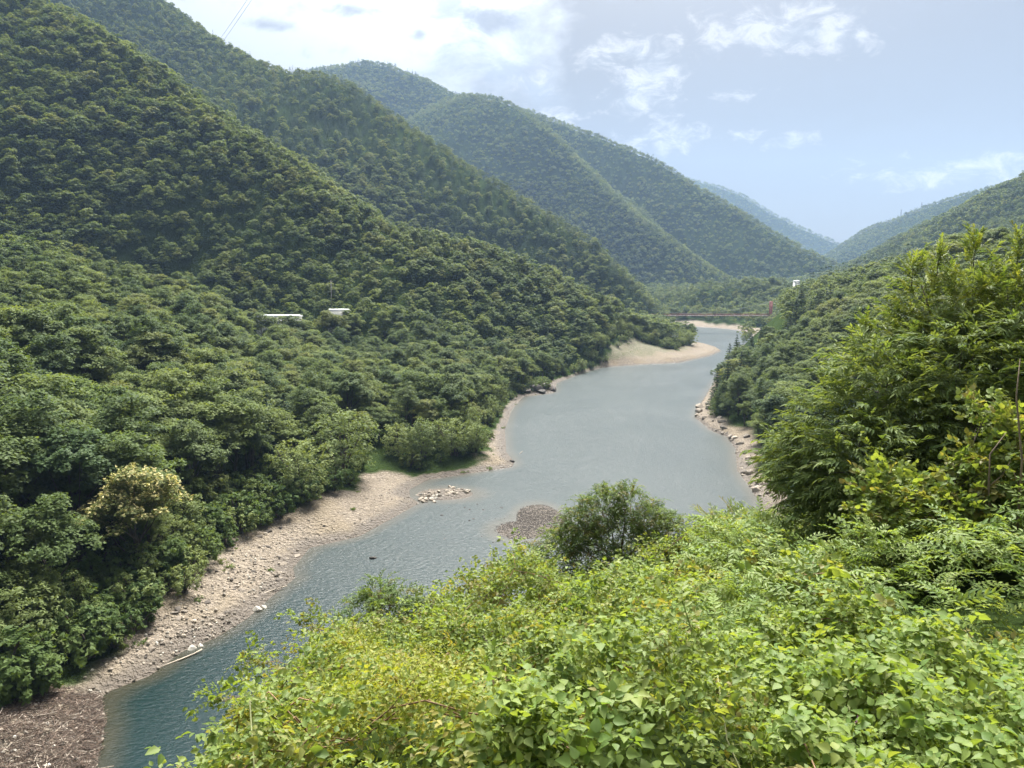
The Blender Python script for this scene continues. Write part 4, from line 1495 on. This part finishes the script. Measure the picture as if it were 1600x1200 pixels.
# ------------------------------------------------------------------ foreground plants
def leaf_faces(base, d, nrm, length, width, shape=(0.33, 0.5, 0.70, 0.36), fold=0.18, droop=0.18):
    """pointed leaves folded along the midrib; shape lists (position, half width) pairs from base to tip"""
    base, d, nrm = np.asarray(base, float), unit(np.asarray(d, float)), np.asarray(nrm, float)
    side = unit(np.cross(d, nrm))
    nrm = np.cross(side, d)
    L, W = np.asarray(length)[:, None], np.asarray(width)[:, None]
    P = lambda t, s_, lift: base + d * L * t + side * W * s_ + nrm * (W * lift - L * droop * t * t)
    k2 = len(shape) // 2
    pts = [P(0, 0, 0), P(0.52, 0, 0), P(1, 0, 0)]
    for sg in (1, -1):
        pts += [P(shape[2 * i], sg * shape[2 * i + 1], fold * shape[2 * i + 1] * 2) for i in range(k2)]
    v = np.stack(pts, 1)
    n = len(base)
    o = (np.arange(n) * (3 + 2 * k2))[:, None]
    if k2 == 2:
        fq, ft = [[0, 1, 4, 3], [0, 5, 6, 1]], [[1, 2, 4], [1, 6, 2]]
    else:
        fq, ft = [[0, 1, 4, 3], [1, 2, 5, 4], [0, 6, 7, 1], [1, 7, 8, 2]], []
    q = np.concatenate([o + np.array([f]) for f in fq])
    t = np.concatenate([o + np.array([f]) for f in ft]) if ft else np.zeros((0, 3), int)
    return v.reshape(-1, 3), q, t


def add_leaves(mb, base, d, nrm, length, width, tint, **kw):
    v, q, t = leaf_faces(base, d, nrm, length, width, **kw)
    mb.add(v, q, t, np.repeat(tint, len(v) // len(tint)))


M_KUDZU = leaf_mat('kudzu_leaf', (0.125, 0.20, 0.050), (0.225, 0.295, 0.080), (0.31, 0.32, 0.085), 0.4, 0.45, 0.5, 0.16, tvar=1.2)
M_YELLOW = leaf_mat('yellow_vine_leaf', (0.16, 0.22, 0.045), (0.30, 0.32, 0.065), (0.33, 0.25, 0.08), 0.6, 0.45, 0.5, 0.2, tvar=1.2)
M_TANGLE = leaf_mat('tangle_leaf', (0.125, 0.19, 0.050), (0.24, 0.30, 0.082), (0.29, 0.20, 0.09), 0.55, 0.45, 0.48, 0.16, tvar=1.2)
M_FROND = leaf_mat('frond_leaf', (0.14, 0.22, 0.060), (0.25, 0.325, 0.094), (0.30, 0.30, 0.08), 0.3, 0.45, 0.45, 0.16, tvar=1.2)
M_OAK = leaf_mat('drooping_leaf', (0.088, 0.138, 0.046), (0.172, 0.222, 0.076), (0.15, 0.17, 0.05), 0.4, 0.42, 0.55, 0.08, tvar=1.2)
M_SHOOT = leaf_mat('pale_shoot_leaf', (0.085, 0.14, 0.032), (0.19, 0.24, 0.058), (0.24, 0.23, 0.06), 0.5, 0.45, 0.42, 0.16, tvar=1.2)
M_LOCUST = leaf_mat('locust_leaf', (0.085, 0.145, 0.046), (0.155, 0.215, 0.066), (0.22, 0.14, 0.06), 0.6, 0.4, 0.5, 0.2, tvar=1.2)
M_VSTEM = simple('green_stem', (0.16, 0.17, 0.06), 0.7, var=0.3, scale=8)
M_RSTEM = simple('reddish_stem', (0.20, 0.12, 0.06), 0.8, var=0.3, scale=8)
M_FLOWER = leaf_mat('purple_flower', (0.16, 0.05, 0.18), (0.26, 0.09, 0.26), (0.2, 0.06, 0.2), 0.3, 0.3)


def trifoliate(g, mb, base, d, nrm, L, tint):
    d = unit(np.asarray(d))
    nrm = np.asarray(nrm)
    side = unit(np.cross(d, nrm))
    for ang_, s_, off in ((0, 1.0, 0.22), (1.25, 0.86, 0.0), (-1.25, 0.86, 0.0)):
        dd = d * math.cos(ang_) + side * math.sin(ang_)
        add_leaves(mb, [base + d * L * off + dd * 0.02], [dd + g.normal(size=3) * 0.12], [nrm + g.normal(size=3) * 0.22], [L * s_], [L * 0.80 * s_], [np.clip(tint + g.normal() * 0.08, 0, 1)],
                   shape=(0.10, 0.30, 0.34, 0.52, 0.66, 0.30), fold=0.08 + 0.22 * g.random(), droop=0.1 + 0.3 * g.random())


def kudzu_leaf(seed):
    g = np.random.default_rng(seed)
    mb = MB()
    L = 0.12
    trifoliate(g, mb, np.zeros(3), (1, 0, 0.0), (0, 0, 1), L, g.random())
    return mb.mesh('leaf', M_KUDZU)


def kudzu_sprig(seed, flower=False):
    g = np.random.default_rng(seed)
    mb = MB()
    for i in range(6):
        x = (i - 2.5) * 0.12
        yaw = (0.9 if i % 2 else -0.9) + g.normal() * 0.5
        d = np.array([math.cos(yaw), math.sin(yaw), 0.05 + g.normal() * 0.2])
        base = np.array([x, 0, 0]) + d * 0.07 + np.array([0, 0, 0.07 + 0.08 * g.random()])
        trifoliate(g, mb, base, d, np.array([0, 0, 1]) + g.normal(size=3) * 0.33, 0.075 + 0.05 * g.random(), g.random())
    return mb.mesh('kudzu_sprig', M_KUDZU)


def small_sprig(seed, mat, n=24, L=0.055, W=0.036, length=0.55, shape=(0.33, 0.5, 0.70, 0.36), spread=0.07, stem=None):
    g = np.random.default_rng(seed)
    mb = MB()
    t = np.sort(g.random(n))
    p = np.c_[(t - 0.3) * length, np.sin(t * 5 + g.random() * 6) * 0.04, 0.10 * np.sin(t * 3.1)]
    yaw = g.uniform(-1.7, 1.7, n)
    d = np.c_[np.cos(yaw), np.sin(yaw), g.normal(0, 0.35, n)]
    ln = L * (0.6 + 0.7 * g.random(n))
    add_leaves(mb, p + d * spread * g.random((n, 1)), d, np.array([0, 0, 1]) + g.normal(size=(n, 3)) * 0.5, ln, ln * W / L, g.random(n), shape=shape, droop=0.25)
    return mb.mesh('sprig', mat)


def frond(seed, mat, pairs=8, L=0.085, W=0.030, length=0.5, arch=0.22, jit=0.1):
    g = np.random.default_rng(seed)
    mb = MB()
    t = np.repeat(np.linspace(0.15, 1.0, pairs), 2)
    x = t * length
    z = 0.12 * np.sin(t * 2.6) - arch * t * t * 0.6
    sgn = np.tile([1, -1], pairs)
    fall = np.where(t > 0.9, 0.8, 1.0)
    d = np.c_[0.55 + 0.4 * t, sgn * (1.0 - 0.45 * t), -0.25 + g.normal(0, jit, len(t))]
    ln = L * (0.75 + 0.35 * np.sin(t * 3.0)) * fall
    add_leaves(mb, np.c_[x, sgn * 0.004, z], d, np.c_[np.zeros(len(t)), -sgn * 0.15, np.ones(len(t))] + g.normal(size=(len(t), 3)) * jit, ln, ln * W / L, np.full(len(t), g.random()) * 0.6 + g.random(len(t)) * 0.4, droop=0.2)
    tt = np.linspace(0, 1, 5)
    mb.tube(np.c_[tt * length, tt * 0, 0.12 * np.sin(tt * 2.6) - arch * tt * tt * 0.6], [0.005, 0.004, 0.003, 0.003, 0.002], 3, cap=False)
    return mb.mesh('frond', mat)


def spray(seed, mat, n=13, L=0.145, W=0.046, length=0.5, droop=0.18, lift=0.05):
    """a twig with long alternate leaves hanging from it"""
    g = np.random.default_rng(seed)
    mb = MB()
    t = np.linspace(0.08, 1.0, n)
    sgn = np.where(np.arange(n) % 2, 1, -1)
    z = lift * t - droop * t * t * length
    d = np.c_[0.75 + 0.3 * t, sgn * (0.75 - 0.4 * t), -0.18 + g.normal(0, 0.28, n) + lift]
    ln = L * (0.75 + 0.4 * g.random(n))
    add_leaves(mb, np.c_[t * length, sgn * 0.005, z], d, np.array([0, 0, 1]) + g.normal(size=(n, 3)) * 0.3, ln, ln * W / L, g.random(n), shape=(0.3, 0.46, 0.68, 0.34), droop=0.3)
    tt = np.linspace(0, 1, 4)
    mb.tube(np.c_[tt * length, tt * 0, lift * tt - droop * tt * tt * length], [0.007, 0.005, 0.004, 0.002], 3, cap=False)
    return mb.mesh('spray', mat)


c_kud = hidden_collection('kudzu', [kudzu_sprig(s) for s in range(200, 206)])
c_tan = hidden_collection('tangle', [small_sprig(s, M_TANGLE, 22, 0.065, 0.045) for s in range(210, 214)] + [frond(214, M_TANGLE, 6, 0.06, 0.03, 0.36)])
c_yel = hidden_collection('yellow_vine', [small_sprig(s, M_YELLOW, 26, 0.045, 0.026, 0.5) for s in range(220, 224)])
c_fro = hidden_collection('frond', [frond(s, M_FROND) for s in range(230, 234)] + [frond(234, M_FROND, 6, 0.11, 0.045, 0.5)])
c_oak = hidden_collection('oak_spray', [spray(s, M_OAK) for s in range(240, 244)])
c_sho = hidden_collection('pale_spray', [spray(s, M_SHOOT, 14, 0.10, 0.034, 0.42, 0.2, 0.05) for s in range(250, 253)] + [spray(253, M_OAK)])
c_loc = hidden_collection('locust_spray', [frond(s, M_LOCUST, 7, 0.05, 0.024, 0.26, 0.16, 0.3) for s in range(260, 263)])
c_nar = hidden_collection('narrow_spray', [spray(s, M_TANGLE, 16, 0.11, 0.030, 0.5, 0.5) for s in range(270, 273)])
c_ivy = hidden_collection('mound_leaf', [small_sprig(s, M_TANGLE, 14, 0.10, 0.085, 0.5, (0.10, 0.36, 0.38, 0.52, 0.72, 0.34)) for s in range(280, 283)])


def mound(x, y):
    return 0.95 * fbm(x / 1.9, y / 1.9, 301, 2) + 0.42 * fbm(x / 0.7, y / 0.7, 302, 2)


# sample the bank and sort the points into plant communities by where the photograph shows them
n = 262000
x = rng.uniform(-9, 32, n)
y = rng.uniform(2.0, 27, n)
dm, _ = seg_dist(x, y, mat_poly[:11])
inside = in_poly(x, y, mat_poly)
k_ = (inside | (dm < 2.6)) & (x > -y * 0.74 - 2.2) & (x < y * 1.15 + 6)
x, y, dm, inside = x[k_], y[k_], dm[k_], inside[k_]
z = mat_top(x, y) + mound(x, y)
pu, pv = project(x, y, z)
k_ = (pv < 1420) & (pu > -150)
x, y, z, pu, pv, dm, inside = [a_[k_] for a_ in (x, y, z, pu, pv, dm, inside)]
wob_u = pu + 130 * fbm(x / 2.0, y / 2.0, 310, 3)
wob_v = pv + 90 * fbm(x / 2.0, y / 2.0, 311, 3)
comm = np.full(len(x), 'kudzu', dtype=object)
comm[(wob_v < 1010) & (wob_u < 860)] = 'tangle'
comm[(wob_u < 740) & (wob_v > 1000)] = 'yellow'
comm[(wob_u < 470)] = 'tangle'
comm[(wob_u > 1090) & (wob_v < 985)] = 'frond'
comm[(wob_u > 840) & (wob_u <= 1090) & (wob_v < 915)] = 'tangle'
spots = fbm(x / 1.3, y / 1.3, 320, 3)
comm[(comm == 'kudzu') & (spots > 0.16)] = 'tangle'
comm[(comm == 'frond') & (spots < -0.22)] = 'ivy'
comm[(comm == 'yellow') & (spots > 0.08)] = 'tangle'
comm[(fbm(x / 0.55, y / 0.55, 330, 2) < -0.37)] = 'gap'

r_ = rng.random(len(x))
plants = {'kudzu': (c_kud, 6, 120, 0.82), 'tangle': (c_tan, 5, 95, 1.0), 'yellow': (c_yel, 4, 150, 1.0), 'frond': (c_fro, 5, 70, 1.0), 'ivy': (c_ivy, 3, 80, 1.0)}
info = {'kudzu': ('kudzu_vines', 'broad-leaved green kudzu vines smothering the bank below the viewpoint'), 'tangle': ('bramble_tangle', 'fresh green small-leaved bramble tangle along the rim of the bank'),
        'yellow': ('yellow_vines', 'yellow green fine-leaved vines heaped at the lake-side edge of the bank'), 'frond': ('feathery_thicket', 'bright green thicket of feathery arching fronds below the dark leafy tree'),
        'ivy': ('creeper_patch', 'light green heart-leaved creeper among the feathery fronds')}
dens0 = 262000 / (41 * 25.0)
kudzu_root = None
for cm, (coll, npk, per_m2, sc0) in plants.items():
    s_ = np.where((comm == cm) & (r_ < per_m2 / dens0))[0]
    depth_ = rng.random(len(s_)) ** 1.5 * 0.38
    P_ = np.c_[x[s_], y[s_], z[s_] - depth_ + 0.12]
    rt = np.c_[rng.normal(0, 0.45, len(s_)), rng.normal(-0.1, 0.4, len(s_)), rng.random(len(s_)) * 6.283]
    if cm == 'frond':
        rt[:, 1] = rng.normal(-0.35, 0.3, len(s_))
    c0 = P_.mean(0)
    c0[2] = mat_top(c0[0:1], c0[1:2])[0] - 0.6
    e = empty(info[cm][0], tuple(c0))
    tag(e, info[cm][1], 'vines' if 'vine' in info[cm][0] else 'undergrowth')
    scl = sc0 * (0.55 + 0.75 * rng.random(len(s_)))
    f_ = scatter('foliage', P_ - c0, rt, scl, rng.integers(0, npk, len(s_)), coll, e)
    tag(f_, kind='stuff')
    # creeping stems that hold the leaves
    sb = MB()
    pick_ = rng.choice(s_, size=min(46, len(s_)), replace=False)
    for i in pick_:
        a_ = rng.random() * 6.28
        tt = np.linspace(0, 1, 8)
        sx = x[i] + np.cos(a_ + 0.8 * np.sin(tt * 3)) * tt * 2.0
        sy_ = y[i] + np.sin(a_ + 0.8 * np.sin(tt * 3)) * tt * 2.0
        sb.tube(np.c_[sx, sy_, mat_top(sx, sy_) + mound(sx, sy_) - 0.05 + 0.18 * np.sin(tt * 7 + a_)] - c0, 0.007, 4)
    link('stem', sb.mesh('stem', M_RSTEM if cm in ('tangle', 'yellow') else M_VSTEM, smooth=True), e)
    if cm == 'kudzu':
        kudzu_root = (e, c0, s_)

# the largest kudzu leaves one by one
e, c0, s_ = kudzu_root
kl = [kudzu_leaf(s) for s in range(290, 296)]
vis = s_[(pu[s_] > 20) & (pu[s_] < 1580) & (pv[s_] > 980) & (pv[s_] < 1195)]
vis = vis[np.argsort(np.hypot(x[vis], y[vis]) + rng.random(len(vis)) * 4.0)][:290]
for i in vis:
    o = link('leaf', kl[random.randrange(6)], e, (x[i] - c0[0], y[i] - c0[1], z[i] - c0[2] + random.uniform(0.16, 0.26)))
    o.rotation_euler = (random.gauss(0, 0.3), random.gauss(0.1, 0.3), random.uniform(0, 6.28))
    s1 = random.uniform(0.65, 1.0)
    o.scale = (s1, s1, s1)
# purple flower spikes half hidden in the leaves
fl_b = MB()
g_ = np.random.default_rng(9)
for t_ in np.linspace(0, 1, 14):
    a_ = g_.random(3) * 6.28
    d_ = np.c_[np.cos(a_), np.sin(a_), np.full(3, 0.3)]
    add_leaves(fl_b, np.repeat([[0, 0, t_ * 0.13]], 3, 0), d_, np.repeat([[0, 0, 1.0]], 3, 0), np.full(3, 0.022 * (1.1 - t_ * 0.7)), np.full(3, 0.018), g_.random(3))
fl_m = fl_b.mesh('flower_spike', M_FLOWER)
for i in rng.choice(s_[(pv[s_] < 1190) & (pv[s_] > 1000) & (pu[s_] > 0) & (pu[s_] < 1600)], 14, replace=False):
    o = link('flower_spike', fl_m, e, (x[i] - c0[0], y[i] - c0[1], z[i] - c0[2] + 0.12))
    o.rotation_euler = (random.gauss(0, 0.3), random.gauss(0, 0.3), 0)


def foreground_tree(name, label, cat, base, lobes, coll, npk, per_m3, stem_r=0.05, scale=1.0, stem_mat=None, shell=0.35, up=0.1, dirj=0.5, stems=1, vflat=1.0, tips=None, vdir=0.6):
    """lobes: photo pixel, distance, radius in photo pixels. Branches run from the base into every lobe."""
    e = empty(name, tuple(base))
    tag(e, label, cat)
    base = np.asarray(base, float)
    P_, D_ = [], []
    g = np.random.default_rng(len(label) * 7 + int(lobes[0][0]))
    hub = np.mean([at_depth(u, v, yy) for u, v, yy, r in lobes], 0)
    hub = base * 0.55 + hub * 0.45
    sb = MB()
    for k2 in range(stems):
        off = g.normal(size=3) * np.array([0.25, 0.25, 0.0]) * (stems > 1)
        sb.tube([off + np.array([0, 0, -0.5]), off * 1.3 + (hub - base) * 0.5 + g.normal(size=3) * 0.12, hub - base + off], [stem_r * 1.3, stem_r, stem_r * 0.7], 7)
    for u, v, yy, rp in lobes:
        c = at_depth(u, v, yy)
        r = rp * yy / F
        n2 = max(10, int(per_m3 * r ** 2.2 * 4.2))
        o = unit(g.normal(size=(n2, 3)))
        rad = shell + (1 - shell) * g.random((n2, 1)) ** 0.5
        p = c + o * rad * r * np.array([1, 1, vflat])
        P_.append(p)
        D_.append(unit((o + unit(p - hub) * 0.6 + g.normal(size=(n2, 3)) * dirj) * np.array([1, 1, vdir]) + np.array([0, 0, up])))
        mid = (hub + c) / 2 + g.normal(size=3) * 0.15 + np.array([0, 0, 0.1])
        sb.tube(np.array([hub, mid, c]) - base, [stem_r * 0.6, stem_r * 0.4, stem_r * 0.2], 5)
        for q_ in range(max(4, int(r * 11))):
            t_ = c + o[q_ % n2] * r * 0.85
            s0 = mid + (c - mid) * g.random()
            sb.tube(np.array([s0, (s0 + t_) / 2 + g.normal(size=3) * 0.06, t_]) - base, [stem_r * 0.2, stem_r * 0.13, stem_r * 0.05], 4, cap=False)
    P_, D_ = np.concatenate(P_), np.concatenate(D_)
    if tips is not None:
        # upright leading shoots beyond the crown
        for (u, v, yy, hh_) in tips:
            t0_ = at_depth(u, v, yy)
            for f in np.linspace(0, 1, 9):
                for _ in range(2):
                    P_ = np.r_[P_, [t0_ + np.array([g.normal() * 0.03, g.normal() * 0.03, f * hh_])]]
                    a_ = g.random() * 6.28
                    D_ = np.r_[D_, [unit(np.array([math.cos(a_), math.sin(a_), 1.1 + f]))]]
            sb.tube(np.array([t0_ - np.array([0, 0, hh_]), t0_, t0_ + np.array([0.03, 0, hh_])]) - base, [stem_r * 0.3, stem_r * 0.2, stem_r * 0.08], 4)
    link('stem', sb.mesh('stem', stem_mat or M_BARK, smooth=True), e)
    yaw = np.arctan2(D_[:, 1], D_[:, 0])
    pit = -np.arcsin(np.clip(D_[:, 2], -1, 1))
    rt = np.c_[g.normal(0, 0.4, len(P_)), pit, yaw]
    f_ = scatter('foliage', P_ - base, rt, scale * (0.7 + 0.5 * g.random(len(P_))), g.integers(0, npk, len(P_)), coll, e)
    tag(f_, kind='stuff')
    return e


def bank_base(u, v, y_):
    p = at_depth(u, v, y_)
    p[2] = mat_top(p[0:1], p[1:2])[0] - 0.6
    return p


foreground_tree('leafy_tree', 'dark leafy tree with long drooping leaves beside the feathery thicket', 'tree', bank_base(1400, 830, 15.5),
                [(1275, 740, 15.5, 62), (1235, 715, 16, 42), (1310, 668, 15.5, 66), (1375, 600, 16, 75), (1350, 730, 14.8, 85), (1440, 660, 15.5, 90), (1430, 745, 14.6, 60),
                 (1500, 580, 16, 90), (1560, 690, 15.5, 80), (1590, 560, 16, 80), (1290, 780, 15, 50), (1470, 720, 15, 70), (1520, 660, 15, 70), (1640, 640, 15.5, 100)],
                c_oak, 4, 62, 0.07, 1.05, up=-0.05, vdir=0.45, dirj=0.8)
foreground_tree('leafy_tree', 'taller paler leafy tree with upright leading shoots behind the dark tree', 'tree', bank_base(1510, 800, 17.5),
                [(1460, 500, 17.5, 62), (1520, 455, 17.5, 58), (1570, 500, 17, 75), (1400, 530, 17.5, 48), (1350, 560, 17.5, 38), (1480, 560, 17, 65), (1585, 430, 17.5, 40), (1640, 480, 17, 90), (1440, 445, 17.5, 28)],
                c_sho, 4, 80, 0.06, 0.95, up=0.2, vdir=0.5, tips=[(1350, 525, 17.5, 0.25), (1425, 435, 17.5, 0.3), (1465, 415, 17.5, 0.25), (1522, 400, 17.5, 0.32), (1590, 400, 17.5, 0.35), (1290, 612, 17, 0.2)])
foreground_tree('vine_draped_shrub', 'light green creeper-draped shrub in front of the dark leafy tree', 'shrub', bank_base(1420, 860, 13),
                [(1400, 790, 13, 55), (1370, 800, 13, 40), (1430, 830, 13, 45), (1500, 770, 13.2, 45), (1560, 700, 13.4, 45), (1530, 740, 13.2, 40), (1590, 760, 13, 50), (1480, 830, 12.6, 45), (1540, 650, 13.4, 25)], c_ivy, 3, 70, 0.035, 1.0, up=0.2, shell=0.5)
foreground_tree('locust_shrub', 'open feathery grey green locust shrub at the rim before the lake', 'shrub', bank_base(965, 905, 16.5),
                [(905, 838, 16.5, 34), (940, 800, 16.5, 34), (985, 790, 16.5, 28), (1015, 815, 16.5, 30), (1045, 845, 16.5, 38), (865, 872, 16.2, 36), (960, 850, 16.5, 45), (1065, 872, 16.2, 24), (925, 865, 16.2, 42), (1005, 870, 16.2, 42), (845, 890, 16, 20), (950, 785, 16.5, 20), (880, 850, 16.5, 30), (1030, 830, 16.5, 36), (975, 778, 16.5, 16), (1075, 858, 16.3, 22), (915, 815, 16.5, 30)],
                c_loc, 3, 230, 0.035, 1.0, stem_mat=M_RSTEM, up=0.1, stems=4)
foreground_tree('narrow_leaved_shrub', 'mid green shrub with hanging narrow leaves right of the locust shrub', 'shrub', bank_base(1150, 890, 17),
                [(1150, 845, 17, 42), (1120, 830, 17, 26), (1185, 840, 17, 36), (1150, 875, 16.6, 40), (1105, 885, 16.5, 28), (1215, 830, 17.2, 26), (1080, 905, 16, 26)], c_nar, 3, 150, 0.035, 0.9, up=0.1, stems=2)
foreground_tree('rim_shrub', 'dark green upright shrub at the bank edge above the yellow vines', 'shrub', bank_base(610, 965, 12.6),
                [(598, 930, 12.6, 24), (630, 945, 12.6, 26), (570, 960, 12.4, 28), (610, 970, 12.2, 32), (650, 965, 12.4, 22), (545, 985, 12, 22)], c_loc, 3, 300, 0.025, 1.0, up=0.2, stems=3)
foreground_tree('trailing_vine', 'straggling vine arching out from the bank over the water', 'vine', bank_base(560, 1030, 10.8),
                [(500, 985, 10.8, 17), (520, 1000, 10.6, 20), (475, 975, 10.8, 10), (545, 1020, 10.4, 22), (440, 1058, 10, 15), (470, 1075, 9.8, 20), (410, 1045, 10, 10), (385, 1038, 10, 7), (500, 1060, 10, 22), (370, 1110, 9, 13), (400, 1130, 8.6, 20), (340, 1095, 9, 7)],
                c_tan, 5, 190, 0.014, 0.8, stem_mat=M_RSTEM, up=0.3)
foreground_tree('rim_shrub', 'small bright shrub on the rim between the locust and the bramble tangle', 'shrub', bank_base(760, 925, 14.5),
                [(740, 915, 14.5, 20), (775, 905, 14.5, 22), (805, 900, 14.8, 22), (720, 935, 14.2, 22), (690, 945, 14, 18), (780, 930, 14, 28), (830, 905, 15, 18)], c_tan, 5, 150, 0.02, 0.9, up=0.4, stems=2)

# bare stems standing in the thicket
for (pts, lab) in ((((1552, 842, 12.5), (1545, 760, 12.6), (1547, 710, 12.6), (1572, 676, 12.7)), 'forked bare grey stem rising from the creeper'), (((1592, 815, 12.2), (1597, 720, 12.3), (1588, 620, 12.5), (1594, 560, 12.6)), 'tall bare grey stem standing beside the forked stem')):
    pp = np.array([at_depth(*q) for q in pts])
    pp[0, 2] -= 0.6
    e = empty('bare_stem', tuple(pp[0]))
    tag(e, lab, 'dead stem')
    mb = MB()
    mb.tube(pp - pp[0], [0.022, 0.018, 0.013, 0.006], 6)
    link('stem', mb.mesh('stem', M_TWIG, smooth=True), e)
    mb = MB()
    k0 = pp[1] - pp[0]
    mb.tube([k0, k0 + np.array([0.22, 0.02, 0.18]), k0 + np.array([0.36, 0.05, 0.42])], [0.012, 0.009, 0.004], 5)
    mb.tube([k0 * 0.7, k0 * 0.7 + np.array([-0.12, 0.02, 0.3])], [0.01, 0.004], 5)
    link('side_branch', mb.mesh('side_branch', M_TWIG, smooth=True), e)
